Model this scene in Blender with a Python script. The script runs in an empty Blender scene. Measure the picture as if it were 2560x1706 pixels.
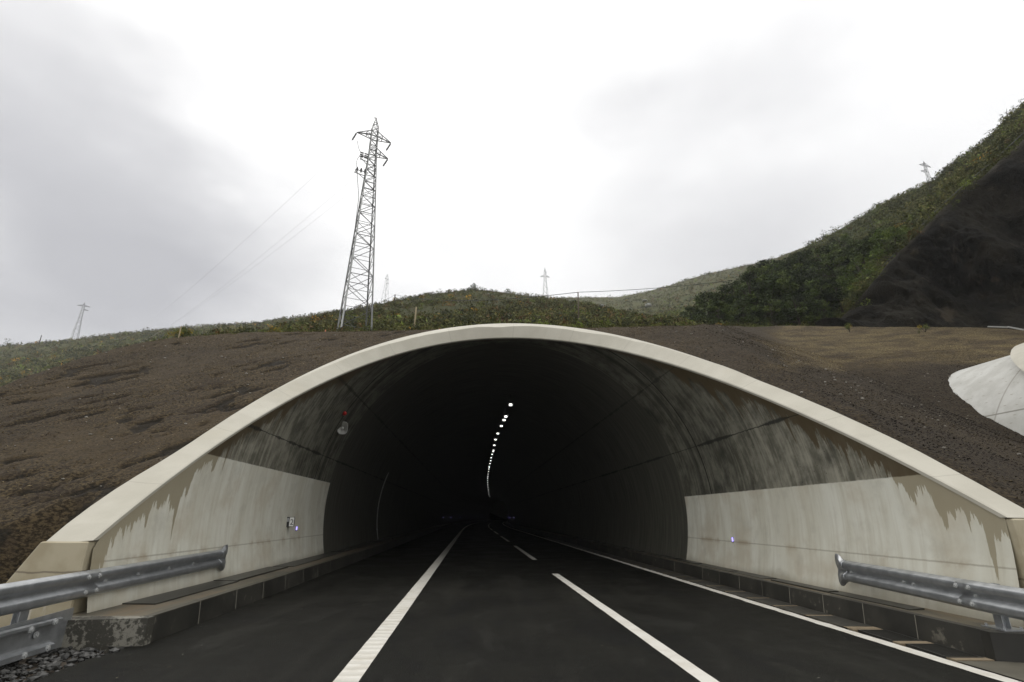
import bpy, bmesh, math, random
import numpy as np
from mathutils import Vector, Matrix
random.seed(7); rng = np.random.default_rng(7)
S = bpy.context.scene
COL = S.collection
R_ = math.radians
# ------------------------------------------------------------------ camera
W_, H_ = 2560., 1706.
F = 1292.; PIT = R_(18.75); EYE = 1.7
cp, sp = math.cos(PIT), math.sin(PIT)
def at(px, py, Y):
    """point at ground distance Y seen at photograph pixel (px,py)"""
    u = (px-1280)/F; v = -(py-853)/F
    k = Y/(cp-v*sp)
    return np.array([u*k, Y, EYE+(sp+v*cp)*k])
def slope(px, py):
    u = (px-1280)/F; v = -(py-853)/F; d = cp-v*sp
    return u/d, (sp+v*cp)/d
cam = bpy.data.cameras.new('camera'); co = bpy.data.objects.new('camera', cam); COL.objects.link(co)
cam.sensor_width = 36; cam.lens = 36*F/W_; cam.clip_end = 6000; cam.clip_start = .05
co.location = (0, 0, EYE); co.rotation_euler = (R_(90)+PIT, 0, 0); S.camera = co
# ------------------------------------------------------------------ tunnel frame
AX, AS, AC, AR = -.1, -.072, 1.8, 6.6            # axis x at Y=12, heading, centre height, radius
PA, PB, PC = .07, .61, -3.39                       # rim plane z = PA x + PB y + PC
def axx(Y):
    Y = np.asarray(Y, float)
    return AX+AS*(Y-12)+.0004*np.clip(Y-72, 0, None)**2
def rim(th, R=AR):
    c, s = R*np.cos(th), R*np.sin(th)
    Y = (AC+s-PC-PA*(AX-12*AS+c))/(PB+PA*AS)
    return np.stack([axx(Y)+c, Y, AC+s], -1)
# ------------------------------------------------------------------ helpers
def noise2(x, y, seed=0):
    x = np.asarray(x, float); y = np.asarray(y, float)
    xi = np.floor(x).astype(np.int64); yi = np.floor(y).astype(np.int64)
    fx = x-xi; fy = y-yi
    fx = fx*fx*(3-2*fx); fy = fy*fy*(3-2*fy)
    def h(a, b):
        n = (a*374761393+b*668265263+seed*974711) & 0xffffffff
        n = ((n ^ (n >> 13))*1274126177) & 0xffffffff
        return ((n ^ (n >> 16)) & 0xffff)/65535.
    return (h(xi, yi)*(1-fx)+h(xi+1, yi)*fx)*(1-fy)+(h(xi, yi+1)*(1-fx)+h(xi+1, yi+1)*fx)*fy
def fbm(x, y, o=4, seed=0):
    r = 0; a = .5; t = 0
    for i in range(o):
        r = r+a*noise2(x*2**i, y*2**i, seed+i*17); t += a; a *= .5
    return r/t
def sstep(a, b, x):
    t = np.clip((np.asarray(x, float)-a)/(b-a), 0, 1); return t*t*(3-2*t)

def tag(o, label=None, cat=None, group=None, kind=None):
    if label: o['label'] = label
    if cat: o['category'] = cat
    if group: o['group'] = group
    if kind: o['kind'] = kind
    return o
def link(name, me, mat=None, parent=None, loc=None):
    o = bpy.data.objects.new(name, me); COL.objects.link(o)
    if mat and not me.materials: me.materials.append(mat)
    if loc is not None: o.location = loc
    if parent: o.parent = parent
    return o
def empty(name, loc=(0, 0, 0), rz=0):
    o = bpy.data.objects.new(name, None); COL.objects.link(o); o.location = loc; o.rotation_euler = (0, 0, rz); return o
def mesh_np(name, V, Fc, smooth=False, attrs=None):
    """V (n,3), Fc (m,k) one polygon size"""
    V = np.asarray(V, np.float32); Fc = np.asarray(Fc, np.int32)
    me = bpy.data.meshes.new(name); k = Fc.shape[1]; m = len(Fc)
    me.vertices.add(len(V)); me.vertices.foreach_set('co', V.ravel())
    me.loops.add(m*k); me.loops.foreach_set('vertex_index', Fc.ravel())
    me.polygons.add(m); me.polygons.foreach_set('loop_start', np.arange(0, m*k, k, dtype=np.int32))
    me.polygons.foreach_set('use_smooth', np.full(m, smooth))
    for n, a in (attrs or {}).items():
        a = np.asarray(a, np.float32)
        if a.ndim == 1:
            at_ = me.attributes.new(n, 'FLOAT', 'POINT'); at_.data.foreach_set('value', a)
        else:
            at_ = me.attributes.new(n, 'FLOAT_COLOR', 'POINT'); at_.data.foreach_set('color', np.c_[a, np.ones(len(a))].astype(np.float32).ravel())
    me.update(calc_edges=True); me.validate(); return me
def grid_faces(nu, nv):
    i = np.arange(nu-1)[:, None]*nv+np.arange(nv-1)[None, :]
    return np.stack([i, i+nv, i+nv+1, i+1], -1).reshape(-1, 4)
class MB:
    """collects simple pieces into one mesh"""
    def __init__(s): s.v = []; s.f = []
    def poly(s, pts, faces):
        b = len(s.v); s.v += [tuple(map(float, p)) for p in pts]; s.f += [tuple(b+i for i in f) for f in faces]; return s
    def box(s, lo, hi, m=None):
        x0, y0, z0 = lo; x1, y1, z1 = hi
        P = [(x0,y0,z0),(x1,y0,z0),(x1,y1,z0),(x0,y1,z0),(x0,y0,z1),(x1,y0,z1),(x1,y1,z1),(x0,y1,z1)]
        if m is not None: P = [tuple(m @ Vector(p)) for p in P]
        return s.poly(P, [(0,3,2,1),(4,5,6,7),(0,1,5,4),(1,2,6,5),(2,3,7,6),(3,0,4,7)])
    def prism(s, pts8):
        return s.poly(pts8, [(0,3,2,1),(4,5,6,7),(0,1,5,4),(1,2,6,5),(2,3,7,6),(3,0,4,7)])
    def bar(s, a, b, t, n=4, t2=None):
        a = Vector(a); b = Vector(b); d = (b-a)
        if d.length < 1e-6: return s
        d.normalize(); up = Vector((0, 0, 1)) if abs(d.z) < .95 else Vector((1, 0, 0))
        x = d.cross(up).normalized(); y = d.cross(x); t2 = t if t2 is None else t2
        P = []
        for c, r in ((a, t), (b, t2)):
            for k in range(n):
                an = 2*math.pi*(k+.5)/n; P.append(c+(x*math.cos(an)+y*math.sin(an))*r)
        fs = [(k, (k+1) % n, n+(k+1) % n, n+k) for k in range(n)]+[tuple(range(n-1, -1, -1)), tuple(range(n, 2*n))]
        return s.poly(P, fs)
    def tube(s, pts, r, n=6):
        for a, b in zip(pts[:-1], pts[1:]):
            ra = r if not callable(r) else r(0)
            s.bar(a, b, ra, n)
        return s
    def lathe(s, prof, m, n=16, sq=None):
        """prof [(r,h)], axis z through matrix m"""
        P = []
        for r, h in prof:
            for k in range(n):
                a = 2*math.pi*k/n; c, q = math.cos(a), math.sin(a)
                if sq: e = sq; L = (abs(c)**e+abs(q)**e)**(-1/e); c *= L; q *= L
                P.append(m @ Vector((r*c, r*q, h)))
        fs = [(i*n+k, i*n+(k+1) % n, (i+1)*n+(k+1) % n, (i+1)*n+k) for i in range(len(prof)-1) for k in range(n)]
        return s.poly(P, fs)
    def mesh(s, name, smooth=False):
        me = bpy.data.meshes.new(name); me.from_pydata(s.v, [], s.f); me.update()
        if smooth:
            me.polygons.foreach_set('use_smooth', np.full(len(me.polygons), True))
        return me
    def build(s, name, mat, parent=None, smooth=False, loc=None):
        me = s.mesh(name, smooth); me.materials.append(mat)
        if loc is not None: me.transform(Matrix.Translation(-Vector(loc)))   # world verts -> local to parent at loc
        return link(name, me, None, parent)
def copy_thing(o, **kw):
    c = o.copy(); COL.objects.link(c)
    for ch in list(o.children):
        d = ch.copy(); COL.objects.link(d); d.parent = c
        for g in list(ch.children):
            e = g.copy(); COL.objects.link(e); e.parent = d
    return c
# ------------------------------------------------------------------ materials
class NT:
    def __init__(s, name):
        s.m = bpy.data.materials.new(name); s.m.use_nodes = True; s.t = s.m.node_tree; s.n = s.t.nodes
        s.b = s.n['Principled BSDF']
        s.pos = s.n.new('ShaderNodeNewGeometry').outputs['Position']
    def val(s, v, sock):
        if isinstance(v, (int, float)): sock.default_value = v
        elif isinstance(v, tuple):
            sock.default_value = (*v, 1) if sock.type == 'RGBA' and len(v) == 3 else v
        elif v is not None: s.t.links.new(v, sock)
    def math(s, op, a, b=None, c=None, clamp=False):
        n = s.n.new('ShaderNodeMath'); n.operation = op; n.use_clamp = clamp
        for i, q in enumerate((a, b, c)):
            if q is not None: s.val(q, n.inputs[i])
        return n.outputs[0]
    def attr(s, name, color=False):
        n = s.n.new('ShaderNodeAttribute'); n.attribute_name = name; return n.outputs['Color' if color else 'Fac']
    def sep(s, v=None):
        n = s.n.new('ShaderNodeSeparateXYZ'); s.t.links.new(v or s.pos, n.inputs[0]); return n.outputs
    def comb(s, x, y, z):
        n = s.n.new('ShaderNodeCombineXYZ')
        for i, q in enumerate((x, y, z)): s.val(q, n.inputs[i])
        return n.outputs[0]
    def scale(s, v, k):
        n = s.n.new('ShaderNodeVectorMath'); n.operation = 'MULTIPLY'; s.t.links.new(v, n.inputs[0]); n.inputs[1].default_value = k; return n.outputs[0]
    def noise(s, v=None, sc=1., det=4, rough=.55, dist=0):
        n = s.n.new('ShaderNodeTexNoise'); s.t.links.new(v or s.pos, n.inputs['Vector'])
        n.inputs['Scale'].default_value = sc; n.inputs['Detail'].default_value = det; n.inputs['Roughness'].default_value = rough; n.inputs['Distortion'].default_value = dist
        return n.outputs['Fac']
    def voro(s, v=None, sc=1., feat='F1'):
        n = s.n.new('ShaderNodeTexVoronoi'); n.feature = feat; s.t.links.new(v or s.pos, n.inputs['Vector']); n.inputs['Scale'].default_value = sc
        return n.outputs['Distance']
    def ramp(s, f, lo, hi, a=0., b=1.):
        n = s.n.new('ShaderNodeMapRange'); n.interpolation_type = 'SMOOTHSTEP'
        s.val(f, n.inputs['Value'])
        s.val(lo, n.inputs['From Min']); s.val(hi, n.inputs['From Max']); n.inputs['To Min'].default_value = a; n.inputs['To Max'].default_value = b
        return n.outputs['Result']
    def mix(s, f, a, b, bt='MIX'):
        n = s.n.new('ShaderNodeMix'); n.data_type = 'RGBA'; n.blend_type = bt
        s.val(f, n.inputs[0]); s.val(a, n.inputs[6]); s.val(b, n.inputs[7]); return n.outputs[2]
    def bump(s, h, st=.3, dist=.02, nrm=None):
        n = s.n.new('ShaderNodeBump'); n.inputs['Strength'].default_value = st; n.inputs['Distance'].default_value = dist; s.t.links.new(h, n.inputs['Height'])
        if nrm: s.t.links.new(nrm, n.inputs['Normal'])
        return n.outputs[0]
    def out(s, col, rough=.8, nrm=None, metal=0., spec=None):
        s.val(col, s.b.inputs['Base Color']); s.val(rough, s.b.inputs['Roughness']); s.val(metal, s.b.inputs['Metallic'])
        if nrm: s.t.links.new(nrm, s.b.inputs['Normal'])
        if spec is not None: s.val(spec, s.b.inputs['Specular IOR Level'])
        return s.m
def plain(name, col, rough=.7, metal=0., var=.25, sc=6., bump=0., spec=None):
    t = NT(name); n = t.noise(sc=sc, det=5)
    d = tuple(c*(1-var) for c in col); l = tuple(min(1, c*(1+var)) for c in col)
    return t.out(t.mix(n, d, l), rough, t.bump(n, bump, .02) if bump else None, metal, spec)

def mat_lining():
    t = NT('tunnel_concrete'); arc, ring, drop, side = t.attr('arc'), t.attr('ring'), t.attr('drop'), t.attr('side')
    z = t.sep()[2]
    sv = t.comb(ring, t.math('MULTIPLY', arc, .16), t.math('MULTIPLY', side, 7.))
    st1 = t.noise(t.scale(sv, (1.6, 1.6, 1)), 1, 5, .6)
    st2 = t.noise(t.scale(sv, (7, 3, 1)), 1, 5, .65)
    st3 = t.noise(t.scale(sv, (22, 5, 1)), 1, 3, .6)
    blot = t.noise(sc=.9, det=6, rough=.62); fine = t.noise(sc=9, det=5, rough=.6)
    # bare concrete: streaked; darker deeper in and towards the crown
    bare_dark = t.ramp(t.math('ADD', ring, t.math('MULTIPLY', st1, 6.)), 14., 20.5)
    bare_dark = t.math('MAXIMUM', bare_dark, t.math('MULTIPLY', t.ramp(z, 4.2, 7.0), .9))
    bare = t.mix(bare_dark, (.34, .325, .26), (.165, .16, .125))
    mot = t.noise(sc=1.7, det=7, rough=.68); bare = t.mix(t.ramp(t.math('ADD', t.math('MULTIPLY', st2, .5), t.math('MULTIPLY', mot, .5)), .40, .60), t.mix(1., bare, (.40, .40, .38), 'MULTIPLY'), bare)
    bare = t.mix(t.math('MULTIPLY', t.ramp(st3, .60, .74), .5), bare, (.23, .22, .18))
    bare = t.mix(t.math('MULTIPLY', t.ramp(blot, .52, .72), .65), bare, (.03, .03, .025))
    pit = t.voro(sc=7); bare = t.mix(t.math('MULTIPLY', t.ramp(pit, .10, .05), t.ramp(blot, .40, .5)), bare, (.02, .02, .017))
    # darker old lining beyond the first ring
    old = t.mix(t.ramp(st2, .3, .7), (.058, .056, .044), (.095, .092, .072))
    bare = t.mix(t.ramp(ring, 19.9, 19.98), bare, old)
    # light paint on the lower wall
    p = t.mix(t.ramp(st1, .34, .66), (.60, .582, .485), (.695, .688, .60))
    p = t.mix(t.math('MULTIPLY', t.ramp(st2, .46, .64), .32), p, (.46, .42, .32))
    p = t.mix(t.math('MULTIPLY', t.ramp(st3, .5, .7), .15), p, (.68, .68, .62))
    p = t.mix(t.math('MULTIPLY', t.ramp(blot, .46, .68), .6), p, (.50, .445, .34))
    p = t.mix(t.math('MULTIPLY', t.ramp(mot, .50, .70), .35), p, (.42, .40, .33))
    p = t.mix(t.math('MULTIPLY', t.ramp(t.math('ADD', z, t.math('MULTIPLY', blot, .55)), .82, .52), .6), p, (.20, .17, .11))
    seam = t.math('ABSOLUTE', t.math('SUBTRACT', z, t.math('ADD', 1.02, t.math('MULTIPLY', fine, .02))))
    p = t.mix(t.math('MULTIPLY', t.ramp(seam, .02, .005), .45), p, (.2, .17, .12))
    p = t.mix(t.math('MULTIPLY', t.math('MULTIPLY', t.ramp(seam, .10, .01), t.ramp(blot, .50, .66)), .5), p, (.30, .23, .15))
    top = t.math('ADD', t.math('ADD', 2.66, t.math('MULTIPLY', side, -.31)), t.math('MULTIPLY', t.math('SUBTRACT', fine, .5), .03))
    pm = t.math('MULTIPLY', t.ramp(z, t.math('ADD', top, .012), t.math('SUBTRACT', top, .012)), t.ramp(ring, 19.96, 19.92))
    col = t.mix(pm, bare, p)
    # wet edge below the collar, running down in drips
    thr = t.math('ADD', t.math('ADD', .16, t.math('MULTIPLY', t.ramp(st2, .36, .66), .30)), t.math('MULTIPLY', t.ramp(t.noise(t.comb(ring, 0., t.math('MULTIPLY', side, 3.)), .9, 2), .48, .70), .55))
    drp = t.noise(t.comb(t.math('MULTIPLY', ring, 4.2), 0., t.math('MULTIPLY', side, 5.)), 1, 2, .5)
    thr = t.math('ADD', thr, t.math('MULTIPLY', t.math('POWER', t.ramp(drp, .52, .80), 1.5), 1.5))
    thr = t.math('ADD', thr, t.math('MULTIPLY', t.ramp(st3, .50, .72), t.math('SUBTRACT', .55, t.math('MULTIPLY', pm, .45))))
    thr = t.math('MULTIPLY', thr, t.ramp(z, 8., 5.5, .15, 1.))
    wet = t.ramp(drop, t.math('ADD', thr, .02), thr)
    wetc = t.mix(pm, (.085, .062, .032), (.32, .28, .19))
    col = t.mix(t.math('MULTIPLY', wet, .9), col, wetc)
    # construction joints
    j = t.math('ABSOLUTE', t.math('SUBTRACT', ring, t.math('ADD', 17.78, t.math('MULTIPLY', fine, .05))))
    j2 = t.math('ABSOLUTE', t.math('SUBTRACT', ring, 18.35))
    bw = t.math('SUBTRACT', 1., pm)
    col = t.mix(t.math('MULTIPLY', t.math('MULTIPLY', t.ramp(j, .05, .02), .9), bw), col, (.012, .012, .01))
    col = t.mix(t.math('MULTIPLY', t.math('MULTIPLY', t.ramp(j2, .22, .05), .55), bw), col, (.02, .02, .016))
    h1 = t.math('ABSOLUTE', t.math('SUBTRACT', z, t.math('ADD', 3.78, t.math('MULTIPLY', st2, .06))))
    h2 = t.math('ABSOLUTE', t.math('SUBTRACT', z, t.math('ADD', 5.9, t.math('MULTIPLY', st2, .05))))
    hw = t.math('ADD', .015, t.math('MULTIPLY', t.ramp(blot, .42, .62), .06))
    col = t.mix(t.math('MULTIPLY', t.ramp(t.math('DIVIDE', h1, hw), 1., .3), .85), col, (.018, .018, .015))
    col = t.mix(t.math('MULTIPLY', t.ramp(t.math('DIVIDE', h2, hw), 1., .3), .6), col, (.02, .02, .016))
    nr = t.bump(t.math('ADD', t.math('MULTIPLY', st2, .5), t.math('MULTIPLY', fine, .5)), .25, .02)
    return t.out(col, t.mix(wet, (.85, .85, .85), (.5, .5, .5)), nr, spec=.2)
def mat_collar():
    t = NT('painted_collar_concrete')
    n = t.noise(sc=1.1, det=5); f = t.noise(sc=14, det=4)
    c = t.mix(t.ramp(n, .3, .7), (.425, .402, .330), (.490, .466, .390))
    c = t.mix(t.math('MULTIPLY', t.ramp(t.noise(sc=.5, det=6, rough=.65), .55, .72), .35), c, (.43, .385, .28))
    c = t.mix(t.math('MULTIPLY', t.ramp(t.noise(t.scale(t.pos, (9, 9, 1.2)), 1, 4), .58, .74), .18), c, (.42, .38, .29))
    ar = t.attr('along'); w_ = t.math('ABSOLUTE', t.math('SUBTRACT', t.math('FRACT', t.math('DIVIDE', t.math('ADD', ar, t.math('MULTIPLY', n, .05)), 2.45)), .5))
    jl = t.ramp(w_, .0065, .002); c = t.mix(t.math('MULTIPLY', jl, .32), c, (.22, .20, .155))
    pa = t.math('MULTIPLY', t.math('GREATER_THAN', t.noise(t.comb(t.math('FLOOR', t.math('MULTIPLY', ar, 1.1)), 0., 0.), .77, 0), .60), t.math('GREATER_THAN', t.math('FRACT', t.math('MULTIPLY', ar, 1.1)), .35))
    c = t.mix(t.math('MULTIPLY', pa, .18), c, (.56, .54, .46))
    return t.out(c, .6, t.bump(t.math('ADD', n, t.math('MULTIPLY', f, .25)), .18, .03))
def mat_pier():
    t = NT('wet_pier_concrete'); z = t.sep()[2]
    n = t.noise(t.scale(t.pos, (4, 2, .45)), 1, 5); b = t.noise(sc=2.2, det=5)
    c = t.mix(t.ramp(b, .35, .65), (.36, .31, .205), (.44, .39, .275))
    c = t.mix(t.ramp(n, .56, .62), c, (.50, .465, .375))
    s = t.math('ABSOLUTE', t.math('SUBTRACT', z, t.math('ADD', .86, t.math('MULTIPLY', b, .1))))
    c = t.mix(t.math('MULTIPLY', t.ramp(s, .02, .006), .7), c, (.13, .105, .07))
    c = t.mix(t.math('MULTIPLY', t.ramp(z, .35, .0), .5), c, (.22, .17, .09))
    return t.out(c, .65, t.bump(b, .2, .02))
def mat_shell():
    t = NT('sprayed_shell_concrete'); y = t.sep()[1]
    n = t.noise(sc=1.4, det=6); sp_ = t.voro(t.scale(t.pos, (2.2, 1.1, 3)), 2.2)
    c = t.mix(t.ramp(n, .35, .65), (.43, .425, .39), (.52, .518, .485))
    c = t.mix(t.math('MULTIPLY', t.ramp(sp_, .20, .10), .7), c, (.30, .28, .23))
    arc = t.attr('arc')
    for a0 in (20.1, 21.5, 22.8):
        d = t.math('ABSOLUTE', t.math('SUBTRACT', arc, a0)); c = t.mix(t.math('MULTIPLY', t.ramp(d, .05, .015), .8), c, (.16, .15, .12))
    d = t.math('ABSOLUTE', t.math('SUBTRACT', y, 19.6)); c = t.mix(t.math('MULTIPLY', t.ramp(d, .05, .015), .6), c, (.22, .2, .17))
    return t.out(c, .75, t.bump(n, .08, .02))
def mat_soil():
    t = NT('mulched_soil'); x, y, z = t.sep()
    big = t.noise(sc=.22, det=5, rough=.6); mid = t.noise(sc=1.3, det=6, rough=.65); fine = t.noise(t.scale(t.pos, (14, 14, 22)), 1, 5, .7); grit = t.voro(sc=26)
    lip = t.attr('lip')
    c = t.mix(t.ramp(fine, .40, .62), (.019, .014, .0075), (.104, .076, .040))
    c = t.mix(t.math('MULTIPLY', t.ramp(mid, .42, .66), .55), c, (.036, .026, .018))
    c = t.mix(t.math('MULTIPLY', t.ramp(big, .44, .62), .45), c, (.085, .062, .034))
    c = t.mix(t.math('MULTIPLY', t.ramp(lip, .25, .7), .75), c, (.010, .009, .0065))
    kh = t.math('MULTIPLY', t.attr('khaki'), t.ramp(t.noise(t.scale(t.pos, (.5, 1.2, 1.2)), 1, 5), .36, .60))
    c = t.mix(t.math('MULTIPLY', kh, .8), c, t.mix(t.ramp(fine, .38, .64), (.055, .042, .018), (.215, .165, .080)))
    dk = t.attr('damp'); c = t.mix(t.math('MULTIPLY', dk, .8), c, t.mix(t.ramp(fine, .36, .66), (.014, .0105, .0065), (.062, .046, .027)))
    c = t.mix(t.math('MULTIPLY', t.ramp(grit, .10, .05), .45), c, (.19, .16, .12))
    nr = t.bump(t.math('ADD', t.math('MULTIPLY', fine, .8), t.math('MULTIPLY', mid, .9)), .9, .10)
    return t.out(c, .9, nr, spec=.2)
def mat_asphalt():
    t = NT('wet_asphalt')
    g = t.voro(sc=85); n = t.noise(sc=.7, det=6); f = t.noise(sc=60, det=3)
    c = t.mix(t.ramp(n, .35, .68), (.0050, .0048, .0034), (.0082, .0080, .0058))
    tr = t.noise(t.scale(t.pos, (1.6, .12, 1)), 1, 4); c = t.mix(t.math('MULTIPLY', t.ramp(tr, .5, .7), .35), c, (.026, .025, .020))
    c = t.mix(t.math('MULTIPLY', t.ramp(g, .20, .05), t.ramp(f, .5, .72)), c, (.075, .072, .06))
    sp_ = t.noise(sc=140, det=2); c = t.mix(t.ramp(sp_, .63, .72), c, (.16, .155, .13))
    pt = t.noise(t.scale(t.pos, (.9, .35, 1)), 1, 6, .65, 1.2); c = t.mix(t.math('MULTIPLY', t.ramp(pt, .54, .60), .55), c, (.006, .006, .0055)); c = t.mix(t.math('MULTIPLY', t.ramp(pt, .44, .36), .4), c, (.024, .0235, .020))
    return t.out(c, t.ramp(n, .3, .7, .5, .72), t.bump(t.math('ADD', g, f), .5, .008), spec=.1)
def mat_line(rib):
    t = NT('road_paint_ribbed' if rib else 'road_paint')
    y = t.sep()[1]; f = t.noise(sc=30, det=5, rough=.7); n = t.noise(sc=3, det=5)
    c = t.mix(t.ramp(n, .4, .7), (.66, .64, .58), (.56, .53, .46))
    c = t.mix(t.math('MULTIPLY', t.ramp(f, .60, .72), .5), c, (.22, .2, .16))
    nr = t.bump(f, .2, .01)
    if rib:
        w = t.math('SINE', t.math('MULTIPLY', t.math('ADD', y, t.math('MULTIPLY', n, .2)), 26.))
        c = t.mix(t.math('MULTIPLY', t.ramp(w, .3, .95), .28), c, (.36, .335, .27))
        nr = t.bump(w, .35, .02, nr)
    return t.out(c, .6, nr)
def mat_kerb():
    t = NT('damp_kerb_stone'); z = t.sep()[2]; n = t.noise(sc=5, det=6, rough=.65); b = t.noise(sc=1.2, det=4)
    c = t.mix(t.ramp(b, .35, .65), (.018, .017, .0135), (.036, .034, .027))
    c = t.mix(t.math('MULTIPLY', t.ramp(n, .56, .66), t.ramp(b, .50, .62)), c, (.13, .12, .095))
    c = t.mix(t.math('MULTIPLY', t.ramp(z, .325, .35), .6), c, (.085, .076, .055))
    return t.out(c, .55, t.bump(n, .25, .015))
def mat_kerbend():
    t = NT('mottled_block_concrete'); n = t.noise(sc=17, det=7, rough=.75); b = t.noise(sc=2.3, det=3)
    c = t.mix(t.ramp(t.math('ADD', n, t.math('MULTIPLY', t.math('SUBTRACT', b, .5), .9)), .44, .54), (.045, .042, .032), (.21, .20, .165))
    return t.out(c, .7, t.bump(n, .4, .02))
def mat_walk():
    t = NT('damp_footway_concrete'); x, y, z = t.sep(); n = t.noise(sc=1.4, det=5); f = t.noise(sc=18, det=4)
    c = t.mix(t.ramp(n, .35, .65), (.075, .068, .050), (.13, .105, .068))
    c = t.mix(t.math('MULTIPLY', t.ramp(t.noise(t.scale(t.pos, (3, .25, 1)), 1, 4), .5, .62), .6), c, (.15, .105, .055))
    c = t.mix(t.math('MULTIPLY', f, .3), c, (.06, .055, .04))
    return t.out(c, .5, t.bump(f, .2, .01))
def mat_metal():
    t = NT('galvanised_steel'); n = t.noise(sc=7, det=6, rough=.6); v = t.voro(sc=38); st = t.noise(t.scale(t.pos, (2, 2, 14)), 1, 4)
    c = t.mix(t.ramp(n, .35, .68), (.37, .385, .395), (.47, .485, .495))
    c = t.mix(t.math('MULTIPLY', t.ramp(st, .52, .7), .22), c, (.16, .165, .17))
    c = t.mix(t.math('MULTIPLY', v, .25), c, (.5, .51, .52))
    return t.out(c, t.ramp(n, .3, .7, .34, .44), None, metal=.78)
def mat_leaf(name, rough=.75):
    t = NT(name); c = t.attr('tint', True); n = t.noise(sc=3, det=2)
    c = t.mix(t.math('MULTIPLY', n, .5), c, t.mix(1., c, (.55, .6, .5), 'MULTIPLY'))
    return t.out(c, rough, spec=.25)
def mat_hill(name, a, b, c_):
    t = NT(name); n = t.noise(sc=.05, det=7, rough=.65); m = t.noise(sc=.3, det=6, rough=.7)
    c = t.mix(t.ramp(n, .38, .62), a, b); c = t.mix(t.math('MULTIPLY', t.ramp(m, .46, .66), .75), c, c_)
    f = t.noise(sc=1.1, det=5, rough=.7); c = t.mix(t.math('MULTIPLY', f, .6), c, t.mix(1., c, (.35, .4, .35), 'MULTIPLY'))
    return t.out(c, .9, t.bump(f, .8, .5), spec=.1)
def mat_rock():
    t = NT('netted_rock_face'); n = t.noise(sc=.35, det=7, rough=.62); m = t.noise(t.scale(t.pos, (1.2, 1.2, .5)), 1.3, 6, .65, .8); f = t.noise(sc=11, det=4)
    c = t.mix(t.ramp(n, .40, .64), (.006, .0055, .0038), (.021, .0185, .0125))
    c = t.mix(t.math('MULTIPLY', t.ramp(m, .56, .72), .5), c, (.060, .052, .038))
    c = t.mix(t.math('MULTIPLY', t.ramp(t.noise(sc=.55, det=4), .62, .72), .6), c, (.075, .06, .042))
    c = t.mix(t.math('MULTIPLY', t.attr('edge'), .7), c, (.075, .068, .05))  # sheen along the upper rim, put into the colour
    x, y, z = t.sep()
    return t.out(c, .85, t.bump(t.math('ADD', m, t.math('MULTIPLY', f, .35)), 1., .6), spec=.12)
def emis(name, col, st, base=(.1, .1, .1)):
    t = NT(name); t.val(base, t.b.inputs['Base Color']); t.val(col, t.b.inputs['Emission Color']); t.b.inputs['Emission Strength'].default_value = st; return t.m
M = dict(
    lining=mat_lining(), collar=mat_collar(), pier=mat_pier(), shell=mat_shell(), soil=mat_soil(), asphalt=mat_asphalt(),
    line=mat_line(False), rib=mat_line(True), kerb=mat_kerb(), kerbend=mat_kerbend(), walk=mat_walk(), metal=mat_metal(),
    leaf=mat_leaf('leaves'), scrub=mat_leaf('scrub_leaves', .85), rock=mat_rock(),
    mortar=plain('mortar', (.22, .205, .165), .85, var=.4, sc=9),
    mortar_tan=plain('gutter_mortar', (.21, .165, .105), .85, var=.35, sc=9),
    slab=plain('wet_duct_cover', (.030, .029, .024), .4, var=.4, sc=5, bump=.1),
    gslab=plain('gutter_slab', (.040, .038, .031), .45, var=.4, sc=6, bump=.1),
    iron=plain('cast_iron', (.034, .033, .028), .5, metal=.3, var=.3),
    dark=plain('black_housing', (.012, .012, .012), .5),
    pit=plain('void_black', (.004, .004, .004), .9),
    white=plain('white_enamel', (.72, .72, .68), .45, var=.06),
    grey=plain('grey_enamel', (.35, .36, .35), .5, var=.1),
    red=plain('red_lens', (.48, .012, .010), .35, var=.1),
    steel=plain('dark_galvanised_angle', (.085, .088, .085), .6, metal=.2, var=.35, sc=2),
    steel_pale=plain('pale_galvanised_leg', (.42, .43, .42), .55, metal=.2, var=.2, sc=2), steel_mid=plain('half_lit_galvanised_leg', (.22, .225, .22), .55, metal=.2, var=.25, sc=2),  # pale and mid tones paint the light on pylon legs; bolts simply pale
    ins=plain('brown_insulator', (.03, .028, .026), .35), wire=plain('conductor', (.78, .78, .80), .5, metal=.2),
    wood=plain('weathered_timber', (.085, .066, .045), .85, var=.4, sc=3), wood_pale=plain('pale_timber', (.27, .22, .13), .85, var=.3, sc=3),
    wood_dark=plain('dark_timber', (.03, .026, .02), .85, var=.3, sc=3),
    bark=plain('bark', (.045, .036, .026), .9, var=.4, sc=6, bump=.3),
    stone=plain('pale_stone', (.25, .235, .20), .85, var=.3, sc=4), gravel=plain('dark_wet_gravel', (.022, .0215, .019), .5, var=.6, sc=5),
    rockpale=plain('pale_boulder', (.30, .30, .28), .85, var=.4, sc=1.5),
    orange=plain('orange_peg', (.42, .13, .05), .6), cable=plain('black_cable', (.02, .02, .02), .6),
    conduit=plain('grey_conduit', (.30, .30, .28), .5), lamp=emis('lit_lamp_lens', (1, .985, .93), 2.6), blue=emis('lit_blue_lens', (.42, .36, 1.), 1.5),
    sign=emis('lit_sign_face', (1, .97, .88), .55), ground=plain('earth', (.05, .038, .025), .95, var=.4, sc=1.5, bump=.3),
    ditch=plain('ditch_concrete', (.30, .30, .28), .8, var=.2))
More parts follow.
